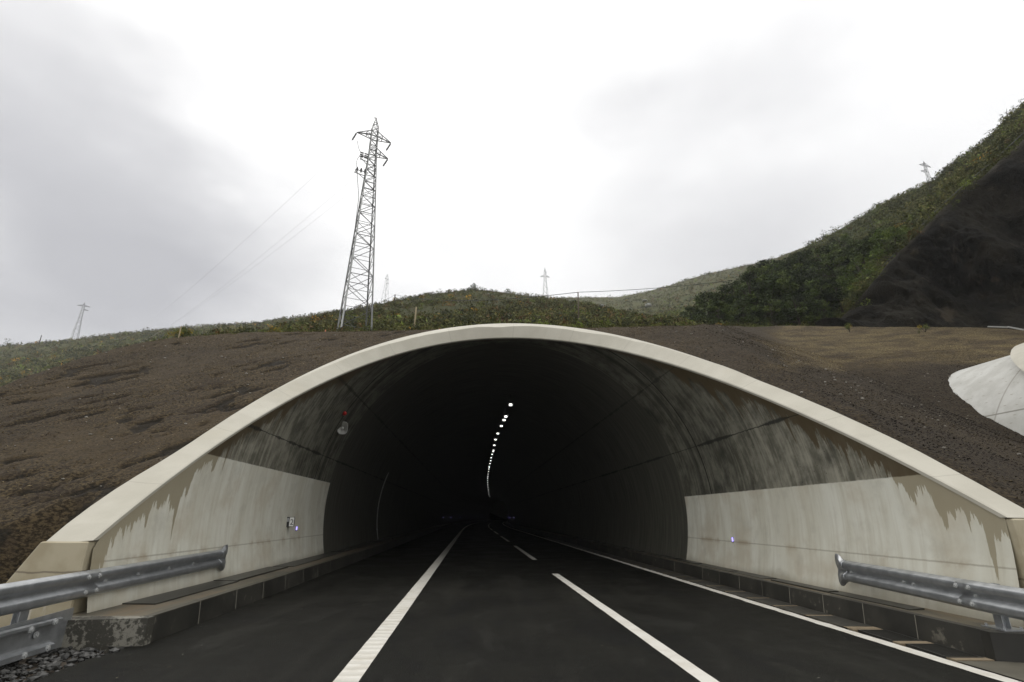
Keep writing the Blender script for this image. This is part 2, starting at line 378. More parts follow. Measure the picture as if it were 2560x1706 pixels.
# ------------------------------------------------------------------ ground, road
g = MB().poly([(-2500, -600, -.06), (2500, -600, -.06), (2500, 2500, -.06), (-2500, 2500, -.06)], [(0, 1, 2, 3)]).build('ground', M['ground']); tag(g, kind='structure')
YR = np.concatenate([np.arange(-8, 30, .5), np.arange(30, 260, 2.)])
def strip(name, mat, o0, o1, z, Y=YR, jag=0, seed=0):
    Y = np.asarray(Y, float); a = axx(Y)
    j0 = (fbm(Y*3., Y*0+seed, 3, seed)-.5)*jag*2; j1 = (fbm(Y*3., Y*0+seed+9, 3, seed+5)-.5)*jag*2
    V = np.stack([np.stack([a+o0+j0, Y, Y*0+z], -1), np.stack([a+o1+j1, Y, Y*0+z], -1)], 1).reshape(-1, 3)
    n = len(Y); i = np.arange(n-1)*2
    return link(name, mesh_np(name, V, np.stack([i, i+1, i+3, i+2], -1)), mat)
rd = strip('road', M['asphalt'], -5.55, 5.24, 0., YR, .03, 3); tag(rd, kind='structure')
def marking(label, o0, o1, mat, Y, jag, seed, grp=None):
    o = strip('road_marking', mat, o0, o1, .004, Y, jag, seed); tag(o, kind='structure'); return o
marking('', -2.24, -1.96, M['rib'], np.arange(-4, 200, .12), .005, 11)
marking('', 5.03, 5.225, M['line'], np.concatenate([np.arange(-4, 30, .06), np.arange(30, 200, 1.)]), .022, 12)
for k in range(-1, 9):
    y1 = 17.65+16.3*k; marking('', 1.75, 1.95, M['line'], np.arange(y1-(12.6 if k == 0 else 10.8), y1+.01, .2), .006, 20+k)
# ------------------------------------------------------------------ tunnel portal (tube, collar, piers)
TH_L, TH_R = R_(183.9), R_(-1.0)
def collar_mesh(name, off=(0, 0, 0), square=False):
    th = np.linspace(TH_R-.0, TH_L, 84); c = rim(th); nrm = np.stack([np.cos(th), th*0, np.sin(th)], -1)
    ax = np.array([AS, 1, 0.]); ax /= np.linalg.norm(ax)
    w = .47+.26*sstep(R_(166), R_(184), th)-.06*sstep(R_(10), R_(0), th)+(.28 if square else 0)
    jit = (fbm(th*9, th*0, 3, 5)-.5)*.09
    cols = []
    for r, d in ((-.015, .07), (-.015, -.035), (.01, -.06), (1, -.06), (1.04, -.045), (1.05 if square else 'e', .75 if square else .55), ('e' if not square else .45, 1.6 if not square else .75)):
        rr = w*0+r if (not isinstance(r, str) and r < .5) else (w*r+jit if not isinstance(r, str) else w+.36)
        cols.append(c+nrm*rr[:, None]+ax*d)
    V = np.stack(cols, 1); n, m, _ = V.shape
    fs = grid_faces(n, m); V = V.reshape(-1, 3)
    caps = [tuple(range(m)), tuple((n-1)*m+k for k in range(m-1, -1, -1))]
    me = bpy.data.meshes.new(name); me.from_pydata((V+np.array(off)).tolist(), [], [tuple(f) for f in fs.tolist()]+caps); al = np.repeat(np.concatenate([[0], np.cumsum(np.linalg.norm(np.diff(c, axis=0), axis=1))]), m).astype(np.float32); me.update(); a_ = me.attributes.new('along', 'FLOAT', 'POINT'); a_.data.foreach_set('value', al); return me
def tube_grid(R, th, Ys, off=(0, 0, 0), front=.45):
    """tube surface from the cut plane inwards; returns verts, faces and paint attributes"""
    nth = len(th); Yst = np.maximum(rim(th, R)[:, 1]+front, np.where(th > math.pi/2, rim(np.array([TH_L]))[0, 1], rim(np.array([TH_R]))[0, 1])+front)
    rows = []
    for t_, y0 in zip(th, Yst):
        k = np.concatenate([np.linspace(0, 1, 40)*(26-y0)+y0, Ys])
        rows.append(np.stack([axx(k)+R*math.cos(t_), k, AC+R*math.sin(t_)+k*0], -1))
    V = np.array(rows); n, m, _ = V.shape
    arc = np.repeat((R*(th-th[0]))[:, None], m, 1).ravel()
    Vf = V.reshape(-1, 3)
    ringc = Vf[:, 1]+.2*(Vf[:, 0])
    drop = PA*Vf[:, 0]+PB*Vf[:, 1]+PC-Vf[:, 2]
    side = np.sign(Vf[:, 0]-axx(Vf[:, 1]))
    return Vf+np.array(off), grid_faces(n, m), dict(arc=arc, ring=ringc, drop=drop, side=side)
DEEP = np.concatenate([np.arange(27, 60, 1.5), np.arange(60, 262, 6.)])
zb = -.1
def portal(name, off, label, first):
    o = empty(name, Vector(off)+Vector((0, 14, 0))); loc = o.location.copy(); tag(o, label, 'tunnel portal')
    th = np.linspace(-math.asin((AC-zb)/AR), math.pi+math.asin((AC-zb)/AR), 110)
    V, Fc, A = tube_grid(AR, th, DEEP if first else DEEP[:8], (0, 0, 0), .02)
    Y0 = 0
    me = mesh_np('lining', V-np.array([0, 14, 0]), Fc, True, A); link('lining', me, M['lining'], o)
    me = collar_mesh('collar', (0, -14, 0), not first); link('collar', me, M['collar'], o)
    # end piers under both feet of the collar
    for thE, sgn in ((TH_L, -1), (TH_R, 1)):
        p = rim(np.array([thE]))[0]; y0 = p[1]-.10; y1 = y0+.9; zt = p[2]-.012; wT = .72 if sgn < 0 else .55; wB = 1.75
        xi = p[0]+sgn*.005; xo = xi+sgn*wT; xb = xi+sgn*wB
        b = MB(); q = [(xi, zb-.2), (xb, zb-.2), (xo, zt), (xi, zt)]
        bk = AS*.9+sgn*.06; P = [(x, y0, z) for x, z in q]+[(x+bk, y1, z) for x, z in q]
        b.prism(P)
        pr = b.build('pier', M['pier'], o, loc=(0, 14, 0))
        bm = bmesh.new(); bm.from_mesh(pr.data); bmesh.ops.bevel(bm, geom=bm.edges[:], offset=.02, segments=1, affect='EDGES'); bm.to_mesh(pr.data); bm.free()
    if first:   # closed far end of the bore, round the bend
        pass
    # outer shell behind the collar
    th2 = np.linspace(R_(-14), R_(194), 70)
    V, Fc, A = tube_grid(AR+.45, th2, DEEP[:6], (0, 0, 0), .5-.85*np.clip(np.sin(th2), 0, 1))
    link('shell', mesh_np('shell', V-np.array([0, 14, 0]), Fc, True, A), M['shell'], o)
    return o
portal('tunnel_portal', (0, 0, 0), 'wide concrete tunnel mouth over the road with pale arched collar and stained walls', True)
portal('tunnel_portal', (25.1, 1.5, 0), 'second tunnel mouth with exposed pale concrete shell, below the netted rock slope', False)
# ------------------------------------------------------------------ footways and kerbs
def footway(sgn, kerb_o, wall_o, y0, zt, jl):
    Y = YR[YR > y0+.01]; Y = np.concatenate([[y0], Y]); b = MB(); mort = MB(); k = MB()
    # slab body
    for a, c in zip(Y[:-1], Y[1:]):
        xa, xc = float(axx(a)), float(axx(c)); o0, o1 = kerb_o+sgn*.16, wall_o
        b.poly([(xa+o0, a, zt), (xa+o1, a, zt), (xc+o1, c, zt), (xc+o0, c, zt)], [(0, 1, 2, 3) if sgn > 0 else (3, 2, 1, 0)])
    s = b.build('footway', M['walk']); tag(s, kind='structure')
    y = y0; i = 0
    while y < 70:
        L = jl*(1+.02*math.sin(i*2.3)); y1 = y+L-.022
        xa, xc = float(axx(y)), float(axx(y1)); i0, i1 = kerb_o, kerb_o+sgn*.16; dz = .004*math.sin(i*1.7); jx = .004*math.sin(i*3.1)
        bt = .03
        P = [(xa+i0+jx, y, -.05), (xa+i1, y, -.05), (xc+i1, y1, -.05), (xc+i0+jx, y1, -.05),
             (xa+i0+jx+sgn*bt, y, zt+.004+dz), (xa+i1, y, zt+.004+dz), (xc+i1, y1, zt+.004+dz), (xc+i0+jx+sgn*bt, y1, zt+.004+dz)]
        if sgn < 0: P = [P[j] for j in (1, 0, 3, 2, 5, 4, 7, 6)]
        k.prism(P)
        # mortar in the joint, a hair behind the face
        ya, yb = y1-.002, y1+.024; e = .0015 if i % 4 else .0035
        xa = float(axx(ya)); 
        P = [(xa+i0+sgn*e, ya, -.05), (xa+i1, ya, -.05), (xa+i1, yb, -.05), (xa+i0+sgn*e, yb, -.05),
             (xa+i0+sgn*(e+bt), ya, zt+.003), (xa+i1, ya, zt+.003), (xa+i1, yb, zt+.003), (xa+i0+sgn*(e+bt), yb, zt+.003)]
        if sgn < 0: P = [P[j] for j in (1, 0, 3, 2, 5, 4, 7, 6)]
        mort.prism(P)
        y += L; i += 1
    ks = k.build('kerb', M['kerb']); tag(ks, kind='structure')
    far = MB()
    for a, c in zip(np.arange(y, 250, 4.), np.arange(y+4, 254, 4.)):
        xa, xc = float(axx(a)), float(axx(c)); i0, i1 = kerb_o, kerb_o+sgn*.16
        far.poly([(xa+i0, a, -.05), (xc+i0, c, -.05), (xc+i0, c, zt), (xa+i0, a, zt), (xa+i1, a, zt), (xc+i1, c, zt)], [(0, 1, 2, 3), (3, 2, 5, 4)])
    fo = far.build('kerb', M['kerb']); tag(fo, kind='structure')
    mo = mort.build('kerb_joints', M['mortar']); tag(mo, kind='structure')
    return ks
footway(-1, -5.30, -6.75, 8.30, .345, 1.40)
footway(1, 5.74, 6.75, 7.45, .325, 1.06)
# mottled end block of the left footway and the dark end of the right one
b = MB(); xa = float(axx(8.3))
b.prism([(-6.62, 7.93, -.1), (xa-5.285, 8.14, -.1), (xa-5.285, 8.296, -.1), (-6.62, 8.296, -.1), (-6.62, 7.93, .338), (xa-5.285, 8.14, .346), (xa-5.285, 8.296, .346), (-6.62, 8.296, .346)])
ke = b.build('kerb_end', M['kerbend']); tag(ke, kind='structure')
b = MB(); xa = float(axx(7.4))
b.prism([(xa+5.74, 7.30, -.1), (7.6, 6.75, -.1), (7.6, 7.446, -.1), (xa+5.74, 7.446, -.1), (xa+5.755, 7.31, .327), (7.6, 6.75, .327), (7.6, 7.446, .327), (xa+5.755, 7.446, .327)])
ke = b.build('kerb_end', M['kerb']); tag(ke, kind='structure')
# duct covers along the wall: flat wet slabs, loosely laid
for sgn, o0, o1, y0, zt, wl in ((-1, -6.48, -5.86, 9.35, .345, 3.1), (1, 6.02, 6.30, 8.9, .325, 1.9)):
    y = y0; i = 0
    db = MB()
    while y < 40:
        L = wl*(1+.25*math.sin(i*2.9)); a = float(axx(y)); c = float(axx(y+L)); e = .05*math.sin(i*4.1); h = zt+.016+.010*math.sin(i*1.9)
        P = [(a+o0, y, zt-.01), (a+o1+e, y+.06*sgn, zt-.01), (c+o1+e, y+L-.02, zt-.01), (c+o0, y+L-.02, zt-.01)]
        P += [(p[0], p[1], h+(.006 if q in (1, 2) else 0)) for q, p in enumerate(P)]
        db.prism(P); y += L+.03+(.25 if i % 3 == 1 else 0); i += 1
    d = db.build('duct_cover', M['slab']); tag(d, kind='structure')
# gutter beside the right line
gm = MB(); gs = MB(); gg = MB()
y = 9.35; i = 0
while y < 46:
    L = 1.04; a = float(axx(y)); c = float(axx(y+L-.11))
    gs.prism([(a+5.245, y+.02, -.05), (a+5.71, y, -.05), (c+5.71, y+L-.12, -.05), (c+5.245, y+L-.10, -.05), (a+5.245, y+.02, .026), (a+5.71, y, .030), (c+5.71, y+L-.12, .030), (c+5.245, y+L-.10, .026)]); y += L; i += 1
s_ = gs.build('gutter', M['gslab']); tag(s_, kind='structure')
Yg = np.concatenate([np.arange(9.2, 46, .6)]); s_ = strip('gutter_bed', M['mortar_tan'], 5.242, 5.73, .022, Yg, .004, 4); tag(s_, kind='structure')
a = float(axx(6)); s_ = MB().poly([(float(axx(3.))+5.243, 3.0, .013), (8.6, 3.0, .013), (8.6, 6.7, .013), (7.5, 7.0, .013), (a+5.72, 7.28, .013), (float(axx(7.3))+5.243, 7.30, .013)], [(0, 1, 2, 3, 4, 5)]).build('gutter_apron', plain('apron_concrete', (.10, .092, .068), .6, var=.4, sc=3, bump=.15)); tag(s_, kind='structure')
gl = ['iron drain grate beside the kerb, next to the gutter slabs', 'iron drain grate at the mouth of the gutter beside the pale apron']
for i, (y0, y1) in enumerate(((8.36, 9.12), (7.42, 8.18))):
    a = float(axx(y0)); o = empty('drain_grate', (a+5.48, (y0+y1)/2, 0)); tag(o, gl[i], 'drain grate', 'drain grates in the gutter')
    x0, x1 = -.225, .225; h = (y1-y0)/2
    f = MB(); f.box((x0, -h, -.04), (x0+.03, h, .022)); f.box((x1-.03, -h, -.04), (x1, h, .022)); f.box((x0+.03, -h, -.04), (x1-.03, -h+.03, .022)); f.box((x0+.03, h-.03, -.04), (x1-.03, h, .022)); f.build('frame', M['iron'], o)
    bb = MB()
    for k in range(13):
        yy = -h+.05+k*(2*h-.1)/12; bb.box((x0+.03, yy-.013, -.03), (x1-.03, yy+.013, .016))
    bb.box((-.012, -h+.03, -.04), (.012, h-.03, .010))
    bb.build('bars', M['iron'], o)
    MB().poly([(x0+.03, -h+.03, .004), (x1-.03, -h+.03, .004), (x1-.03, h-.03, .004), (x0+.03, h-.03, .004)], [(0, 1, 2, 3)]).build('pit_shade', M['pit'], o)  # flat black sheet painted in for the shade under the bars
for y in (8.18, 7.30, 9.12):
    a = float(axx(y)); gg.box((a+5.246, y+.01, -.05), (a+5.72, y+.165, .020))
s_ = gg.build('gutter_joint', M['mortar_tan']); tag(s_, kind='structure')
# gravel pocket in front of the end block
def rocks(n, xf, yf, zf, r0, r1, squash=.6):
    bm = bmesh.new(); bmesh.ops.create_icosphere(bm, subdivisions=1, radius=1); bv = np.array([v.co[:] for v in bm.verts]); bf = np.array([[v.index for v in f.verts] for f in bm.faces]); bm.free()
    Vs = []; Fs = []
    for i in range(n):
        x, y = xf(), yf(); r = r0+(r1-r0)*random.random()**2
        v = bv*(1+.45*(rng.random((len(bv), 1))-.5))*np.array([r*(.7+.6*random.random()), r*(.7+.6*random.random()), r*squash])
        a = random.random()*6.28; ca, sa = math.cos(a), math.sin(a); v = np.c_[v[:, 0]*ca-v[:, 1]*sa, v[:, 0]*sa+v[:, 1]*ca, v[:, 2]]
        Vs.append(v+np.array([x, y, zf(x, y)+r*.15])); Fs.append(bf+i*len(bv))
    return np.concatenate(Vs), np.concatenate(Fs)
V, Fc = rocks(900, lambda: random.uniform(-7.4, -5.25), lambda: random.uniform(5.2, 8.15), lambda x, y: -.03+.03*random.random(), .02, .075)
gr = link('gravel', mesh_np('gravel', V, Fc), M['gravel']); tag(gr, 'dark wet gravel below the lower guardrail', kind='stuff')
nl = 420; lx = rng.uniform(-5.3, 5.6, nl); ly = 6+rng.random(nl)**1.6*14; lx = np.where(rng.random(nl) < .55, np.where(rng.random(nl) < .5, -5.25+.9*rng.random(nl)**2, 5.6-.9*rng.random(nl)**2), lx)+axx(ly)
Cl = np.stack([lx, ly, np.full(nl, .012)], -1); dl = rng.normal(size=(nl, 3))*[1, 1, .1]; dl /= np.linalg.norm(dl, axis=1)[:, None]; sl_ = np.stack([-dl[:, 1], dl[:, 0], np.full(nl, .15)], -1); q_ = (.008+.022*rng.random(nl)**2)[:, None]
V = np.stack([Cl-dl*q_, Cl+sl_*q_*.4, Cl+dl*q_], 1).reshape(-1, 3); tl = np.array([(.20, .18, .13), (.10, .085, .055), (.30, .29, .25)])[rng.integers(0, 3, nl)]
li = link('road_litter', mesh_np('road_litter', V, np.arange(nl*3).reshape(-1, 3), False, dict(tint=np.repeat(tl, 3, 0))), mat_leaf('litter', .9)); tag(li, 'scraps of leaf, bark and grit lying on the asphalt', kind='stuff')
# ------------------------------------------------------------------ soil mound over the portals
CA = np.array([slope(x, y) for x, y in [(-260, 1100), (0, 965), (128, 920), (238, 885), (357, 858), (422, 847), (535, 835.5), (640, 832.5), (800, 830), (1072, 826), (1452, 819.5), (1708, 816), (1940, 815), (2142, 817), (2464, 820), (2560, 826), (2900, 840)]])
def soil_off(X): return -4.55*np.clip((X-7.6)/10., 0, 1)
def soil_plane(X, Y): return PA*X+PB*Y+PC-.14+soil_off(X)
CY = []
for a_, e_ in CA:                                   # crest distance per bearing
    lo = 3.
    Ys = np.arange(4, 60, .05); d = soil_plane(a_*Ys, Ys)-(EYE+e_*Ys); k = np.where((d[:-1] < 0) & (d[1:] >= 0))[0]
    CY.append(Ys[k[0]] if len(k) else 30.)
CY = np.array(CY)
def crest(az): return np.interp(az, CA[:, 0], CY), np.interp(az, CA[:, 0], CA[:, 1])
def soil_z(X, Y, detail=True):
    az = X/np.maximum(Y, .5); yc, e = crest(az); zp = soil_plane(X, Y)
    back = np.where(az < -.72, -.25, .94)
    back = np.interp(az, [-1.2, -.80, -.55, 3], [-.35, -.1, .93, .95])
    zt = EYE+e*yc+(Y-yc)*e*back
    z = np.where(Y > yc, zt, zp)
    z = np.minimum(zp, zt) if not detail else np.minimum(zp, zt)
    return z
x0, x1, y0, y1 = -24., 37., 3.2, 44.; xs = np.arange(x0, x1, .09); ys = np.concatenate([np.arange(y0, 27, .09), np.arange(27, y1, .4)])
X, Y = np.meshgrid(xs, ys, indexing='ij'); Z = soil_z(X, Y)
# erosion lips: small ledges running along the slope
ca, sa = math.cos(.62), math.sin(.62); U = X*ca+Y*sa*1.0; Vv = -X*sa+Y*ca
wv = fbm(X*.35, Y*.35, 3, 3)*2.2
rid = fbm(U*1.15+wv*.9, Vv*2.6+wv*.9, 5, 21)
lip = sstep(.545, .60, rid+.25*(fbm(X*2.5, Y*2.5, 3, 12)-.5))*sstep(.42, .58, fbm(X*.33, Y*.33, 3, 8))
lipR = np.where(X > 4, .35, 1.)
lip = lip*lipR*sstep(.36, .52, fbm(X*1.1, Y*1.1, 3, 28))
Z = Z-.12*lip+.10*(fbm(X*.9, Y*.9, 4, 31)-.5)+.09*(fbm(X*4, Y*4, 3, 41)-.5)+.10*(fbm(X*.3, Y*.3, 2, 51)-.5)
zl = 1.30+1.35*np.maximum(X+7.0, -.9)+1.6*np.maximum(0, -8.1-X)+np.where(Y < 8.75, 3.0*(Y-8.75)-.05, 1.35*(Y-8.75)-.05); Z = np.where(X < -6.9, np.minimum(Z, zl+.12*(fbm(X*1.5, Y*1.5, 3, 91)-.5)), Z)
Z = np.where((X > -8.35) & (X < -6.5) & (Y < 8.3), np.minimum(Z, 1.10+1.35*(X+7.0)-7*(8.3-Y)), Z)
Z = np.where((X > 6.8) & (Y < 7.85), Z-6*(7.85-Y)*np.clip((9.8-X)/1.4, 0, 1), Z)
azm = X/Y
khaki = sstep(.49, .56, azm+.12*(fbm(X*.35, Y*.35, 3, 63)-.5))*sstep(.272, .292, (Z-EYE)/Y+.06*(fbm(X*.22, Y*.4, 4, 61)-.5))
damp = sstep(.22, .46, azm)*(1-khaki)*.9+sstep(.5, .64, fbm(X*.22+7, Y*.35, 4, 77))*.35
keep = np.ones_like(X, bool)
rad = np.hypot(X-axx(Y), Z-AC); keep &= ~((rad < AR+.22) & (np.abs(X-axx(Y)) < AR+.3) & (Y < 24))
keep &= ~((np.abs(X-axx(Y)) < AR+.25) & (Z < AC) & (Y < 25))
rad2 = np.hypot(X-axx(Y-1.5)-25.1, Z-AC); keep &= ~((rad2 < AR+.1))
keep &= ~((X > -7.06) & (X < -6) & (Y < 8.9))
nx, ny = X.shape
fs = grid_faces(nx, ny); kf = keep.ravel()[fs].all(1); fs = fs[kf]
used = np.unique(fs); mp = np.full(nx*ny, -1); mp[used] = np.arange(len(used))
so = link('soil_embankment', mesh_np('soil_embankment', np.stack([X, Y, Z], -1).reshape(-1, 3)[used], mp[fs], True, dict(lip=lip.ravel()[used], khaki=khaki.ravel()[used], damp=damp.ravel()[used])), M['soil']); tag(so, kind='structure')
# pale stones lying on the soil
Zi = lambda x, y: float(Z[min(nx-1, max(0, int((x-x0)/.09))), min(len(ys)-1, int(np.searchsorted(ys, y)))])
pts = []
while len(pts) < 420:
    x, y = random.uniform(-19, 22), random.uniform(6, 25)
    i = min(nx-1, int((x-x0)/.09)); j = min(len(ys)-1, int(np.searchsorted(ys, y)))
    if keep[i, j] and Z[i, j] > 0: pts.append((x, y))
it = iter(pts); cur = [None]
def nx_(): cur[0] = next(it); return cur[0][0]
V, Fc = rocks(420, nx_, lambda: cur[0][1], Zi, .010, .050, .6)
st = link('soil_stones', mesh_np('soil_stones', V, Fc), M['stone']); tag(st, 'small pale stones scattered over the brown soil', kind='stuff')
# chopped straw and bark mulch lying over the soil
n_ = 260000; ux = rng.uniform(-20, 27, n_); uy = 4+rng.random(n_)**.8*24
ii = np.clip(((ux-x0)/.09).astype(int), 0, nx-1); jj = np.clip(np.searchsorted(ys, uy), 0, len(ys)-1)
ok = keep[ii, jj] & (Z[ii, jj] > 0) & (rng.random(n_) < .25+.75*sstep(.3, .6, fbm(ux*.5, uy*.5, 4, 15))) & (lip[ii, jj] < .6)
ux, uy, uz = ux[ok], uy[ok], Z[ii, jj][ok]; dm = damp[ii, jj][ok]; kh_ = khaki[ii, jj][ok]; C = np.stack([xs[ii[ok]], ys[jj[ok]], uz], -1)+np.c_[rng.uniform(-.04, .04, (len(ux), 2)), np.full(len(ux), .016)]
dirn = rng.normal(size=(len(C), 3))*np.array([1, 1, .45]); dirn /= np.linalg.norm(dirn, axis=1)[:, None]; sd_ = rng.normal(size=(len(C), 3)); L_ = (.012+.036*rng.random(len(C))**2)[:, None]; W2 = (.004+.008*rng.random(len(C)))[:, None]
V = np.stack([C-dirn*L_, C+dirn*L_, C+sd_*W2+np.array([0, 0, .010])], 1).reshape(-1, 3)
tc_ = palette0 = np.array([(.150, .112, .058), (.088, .063, .034), (.034, .025, .015), (.30, .24, .145), (.050, .036, .021)])[rng.choice(5, len(C), p=[.28, .30, .20, .10, .12])]*(1-.72*dm[:, None])*(1+.45*kh_[:, None])
ml = link('bark_mulch', mesh_np('bark_mulch', V, np.arange(len(V)).reshape(-1, 3), False, dict(tint=np.repeat(tc_, 3, 0))), mat_leaf('mulch', .9)); tag(ml, 'chopped bark and straw mulch strewn over the soil slope', kind='stuff')
# ------------------------------------------------------------------ hills
def interp_cols(cols, x):
    c = np.array(cols, float); return [np.interp(x, c[:, 0], c[:, i]) for i in range(1, 5)]
class Hill:
    """terrain between a near foot line and its skyline, each given by bearing, elevation and real distance"""
    def __init__(s, name, cols, mat, nu=160, nv=36, amp=.6, seed=1, back=60):
        s.cols = cols; s.seed = seed; s.amp = amp
        xs = np.linspace(cols[0][0], cols[-1][0], nu); v = np.linspace(0, 1, nv)
        Xg, Vg = np.meshgrid(xs, v, indexing='ij'); P = s.pt(Xg, Vg)
        # far side falls away behind the skyline
        L = P[:, -1]; dr = L.copy(); dr[:, 2] = 0; dr /= np.linalg.norm(dr, axis=1)[:, None]
        B1 = L+dr*back*.4; B1[:, 2] = L[:, 2]-back*.12; B2 = L+dr*back*2; B2[:, 2] = -5
        F1 = P[:, 0].copy(); F1[:, 2] -= 6
        P = np.concatenate([F1[:, None], P, B1[:, None], B2[:, None]], 1); n, m, _ = P.shape
        o = link(name, mesh_np(name, P.reshape(-1, 3), grid_faces(n, m), True), mat); tag(o, kind='structure')
    def pt(s, x, v):
        yt, Yt, yb, Yb = interp_cols(s.cols, x)
        Y = Yb*(Yt/Yb)**v; k = sstep(0, 1, v)*.35+v*.65
        y = yb+(yt-yb)*k
        u = (x-1280)/F; vv = -(y-853)/F; kk = Y/(cp-vv*sp); P = np.stack([u*kk, Y, EYE+(sp+vv*cp)*kk], -1)
        e = np.sin(np.pi*np.clip(v, 0, 1))**.5
        P[..., 2] += s.amp*e*(fbm(P[..., 0]*.06, P[..., 1]*.06, 4, s.seed)-.5)*Y/60
        return P
def leaf_tris(C, r, M_, squash, lsz, tint, tvar=.3, shell=.45, lift=.6):
    """many leaf-size triangles round centres C (n,3) with radii r (n); tint (n,3)"""
    n = len(C); d = rng.normal(size=(n, M_, 3)); d /= np.linalg.norm(d, axis=2, keepdims=True)
    q = (shell+(1-shell)*rng.random((n, M_, 1))); off = d*q*r[:, None, None]*np.array([1, 1, squash]); off[..., 2] += r[:, None]*squash*lift
    P = C[:, None]+off; L = (r*lsz)[:, None, None, None]*(.6+.8*rng.random((n, M_, 1, 1)))
    T = P[:, :, None, :]+rng.normal(size=(n, M_, 3, 3))*L*.75
    t = tint[:, None, :]*(1+tvar*(rng.random((n, M_, 1))*2-1)); t = np.repeat(t[:, :, None, :], 3, 2)
    return T.reshape(-1, 3), np.arange(n*M_*3).reshape(-1, 3), np.clip(t.reshape(-1, 3), 0, 1)
def palette(n, cols, wts):
    k = rng.choice(len(cols), n, p=np.array(wts)/sum(wts)); c = np.array(cols)[k]; return c*(.8+.4*rng.random((n, 1)))*np.array([1.42, 1.40, 1.15])
GREENS = [(.040, .044, .015), (.060, .064, .021), (.086, .084, .030), (.030, .036, .014), (.110, .104, .040), (.095, .058, .026), (.26, .15, .018), (.11, .14, .032)]
def scrub(name, hill, n, r0, r1, M_, wts, label, vpow=1., xr=None, lsz=.30, squash=.8, clump=True, cols=GREENS, vr=(0, 1)):
    x0_, x1_ = xr or (hill.cols[0][0], hill.cols[-1][0])
    x = x0_+(x1_-x0_)*rng.random(n*2); v = vr[0]+(vr[1]-vr[0])*rng.random(n*2)**vpow
    P = hill.pt(x, v)
    if clump:
        dn = fbm(P[:, 0]*.12, P[:, 1]*.12, 3, hill.seed+9); k = np.argsort(-(dn+.55*rng.random(len(dn))))[:n]
    else: k = np.arange(n)
    P = P[k]; r = r0+(r1-r0)*rng.random(len(P))**1.8
    tint = palette(len(P), cols, wts)
    big = fbm(P[:, 0]*.05, P[:, 1]*.05, 3, hill.seed+30)[:, None]; tint = tint*(.65+.7*big)
    V, Fc, T = leaf_tris(P, r, M_, squash, lsz, tint)
    o = link(name, mesh_np(name, V, Fc, False, dict(tint=T)), M['scrub']); tag(o, label, kind='stuff'); return o
mh = mat_hill('moor_hill', (.042, .050, .016), (.070, .070, .024), (.090, .068, .028))
mh2 = mat_hill('far_hill', (.062, .074, .022), (.092, .092, .030), (.115, .088, .038))
mh3 = mat_hill('green_spur', (.055, .085, .022), (.085, .115, .032), (.06, .075, .026))
hA = Hill('hill', [(660, 836, 70, 846, 46), (720, 818, 80, 845, 46), (780, 801, 90, 842, 46), (860, 781, 105, 838, 46), (936, 763, 120, 836, 46), (1045, 741, 140, 834, 46), (1140, 728.5, 150, 832, 46), (1181, 724.5, 152, 832, 46), (1221, 727, 150, 830, 46), (1317, 739.5, 140, 828, 46), (1398, 751.5, 130, 828, 46), (1474, 764, 118, 827, 46), (1558, 785, 100, 826, 46), (1613, 797, 85, 826, 46), (1660, 808, 70, 826, 46), (1740, 820, 60, 830, 46)], mh, 200, 40, .5, 5)
hB = Hill('hill', [(1180, 775, 420, 830, 150), (1327, 747.5, 450, 830, 150), (1452, 744, 470, 830, 150), (1545, 743.5, 470, 830, 150), (1607, 731.5, 450, 830, 150), (1667, 716.5, 430, 830, 150), (1708, 702.5, 410, 830, 150), (1762, 686.5, 390, 830, 150), (1817, 674.5, 370, 830, 150), (1885, 659.5, 350, 830, 150), (1940, 645.5, 330, 830, 150), (2042, 606, 290, 830, 150), (2160, 560, 260, 830, 150)], mh2, 200, 40, 1.2, 15)
hF = Hill('hill', [(1470, 826, 110, 836, 90), (1600, 806, 125, 832, 90), (1640, 793, 135, 832, 90), (1700, 776, 150, 832, 90), (1760, 762, 160, 832, 90), (1850, 746, 170, 832, 90), (1960, 736, 170, 832, 90)], mh3, 90, 24, .4, 25, 30)
hC = Hill('hill', [(-420, 935, 300, 1200, 110), (-150, 890, 320, 1080, 110), (0, 866, 330, 1010, 110), (59, 862, 335, 990, 110), (149, 853.5, 340, 960, 110), (238, 844.5, 345, 930, 110), (297, 835.5, 345, 915, 110), (386, 826.5, 345, 895, 105), (431, 825, 345, 885, 100), (535, 816, 340, 870, 95), (640, 810, 330, 860, 90), (720, 798, 320, 856, 90), (800, 785.5, 310, 850, 90), (900, 772, 310, 845, 90), (1000, 765, 310, 845, 90)], mh2, 170, 36, 1.4, 35)
hE = Hill('hill', [(1690, 814, 110, 824, 62), (1760, 772, 115, 824, 60), (1840, 724, 120, 824, 58), (1920, 680, 122, 824, 56), (1990, 634, 126, 824, 54), (2042, 606, 130, 824, 52), (2102, 572, 130, 815, 48), (2162, 537, 125, 760, 46), (2206, 510, 120, 712, 45), (2263, 485, 115, 655, 44), (2327, 457, 110, 590, 44), (2403, 399, 98, 510, 44), (2476, 350, 84, 455, 44), (2524, 302, 74, 415, 44), (2560, 274, 68, 380, 44), (2720, 165, 64, 255, 46), (2900, 60, 62, 150, 46)], mat_hill('wooded_slope', (.036, .050, .014), (.060, .070, .022), (.036, .042, .014)), 200, 40, .6, 45, 30)
scrub('scrub', hA, 8000, .25, 1.0, 60, [3, 4, 3, 3, 2, 1.4, .35, .8], 'brown green heather and gorse scrub covering the domed hill', 1.15, lsz=.17, xr=(690, 1720))
scrub('scrub', hB, 6500, .7, 2.0, 22, [3, 4, 4, 2, 3, 1.6, .15, 1.2], 'hazy scrub covering the far side of the valley', .9, lsz=.24, squash=.6, xr=(1290, 2060), clump=False)
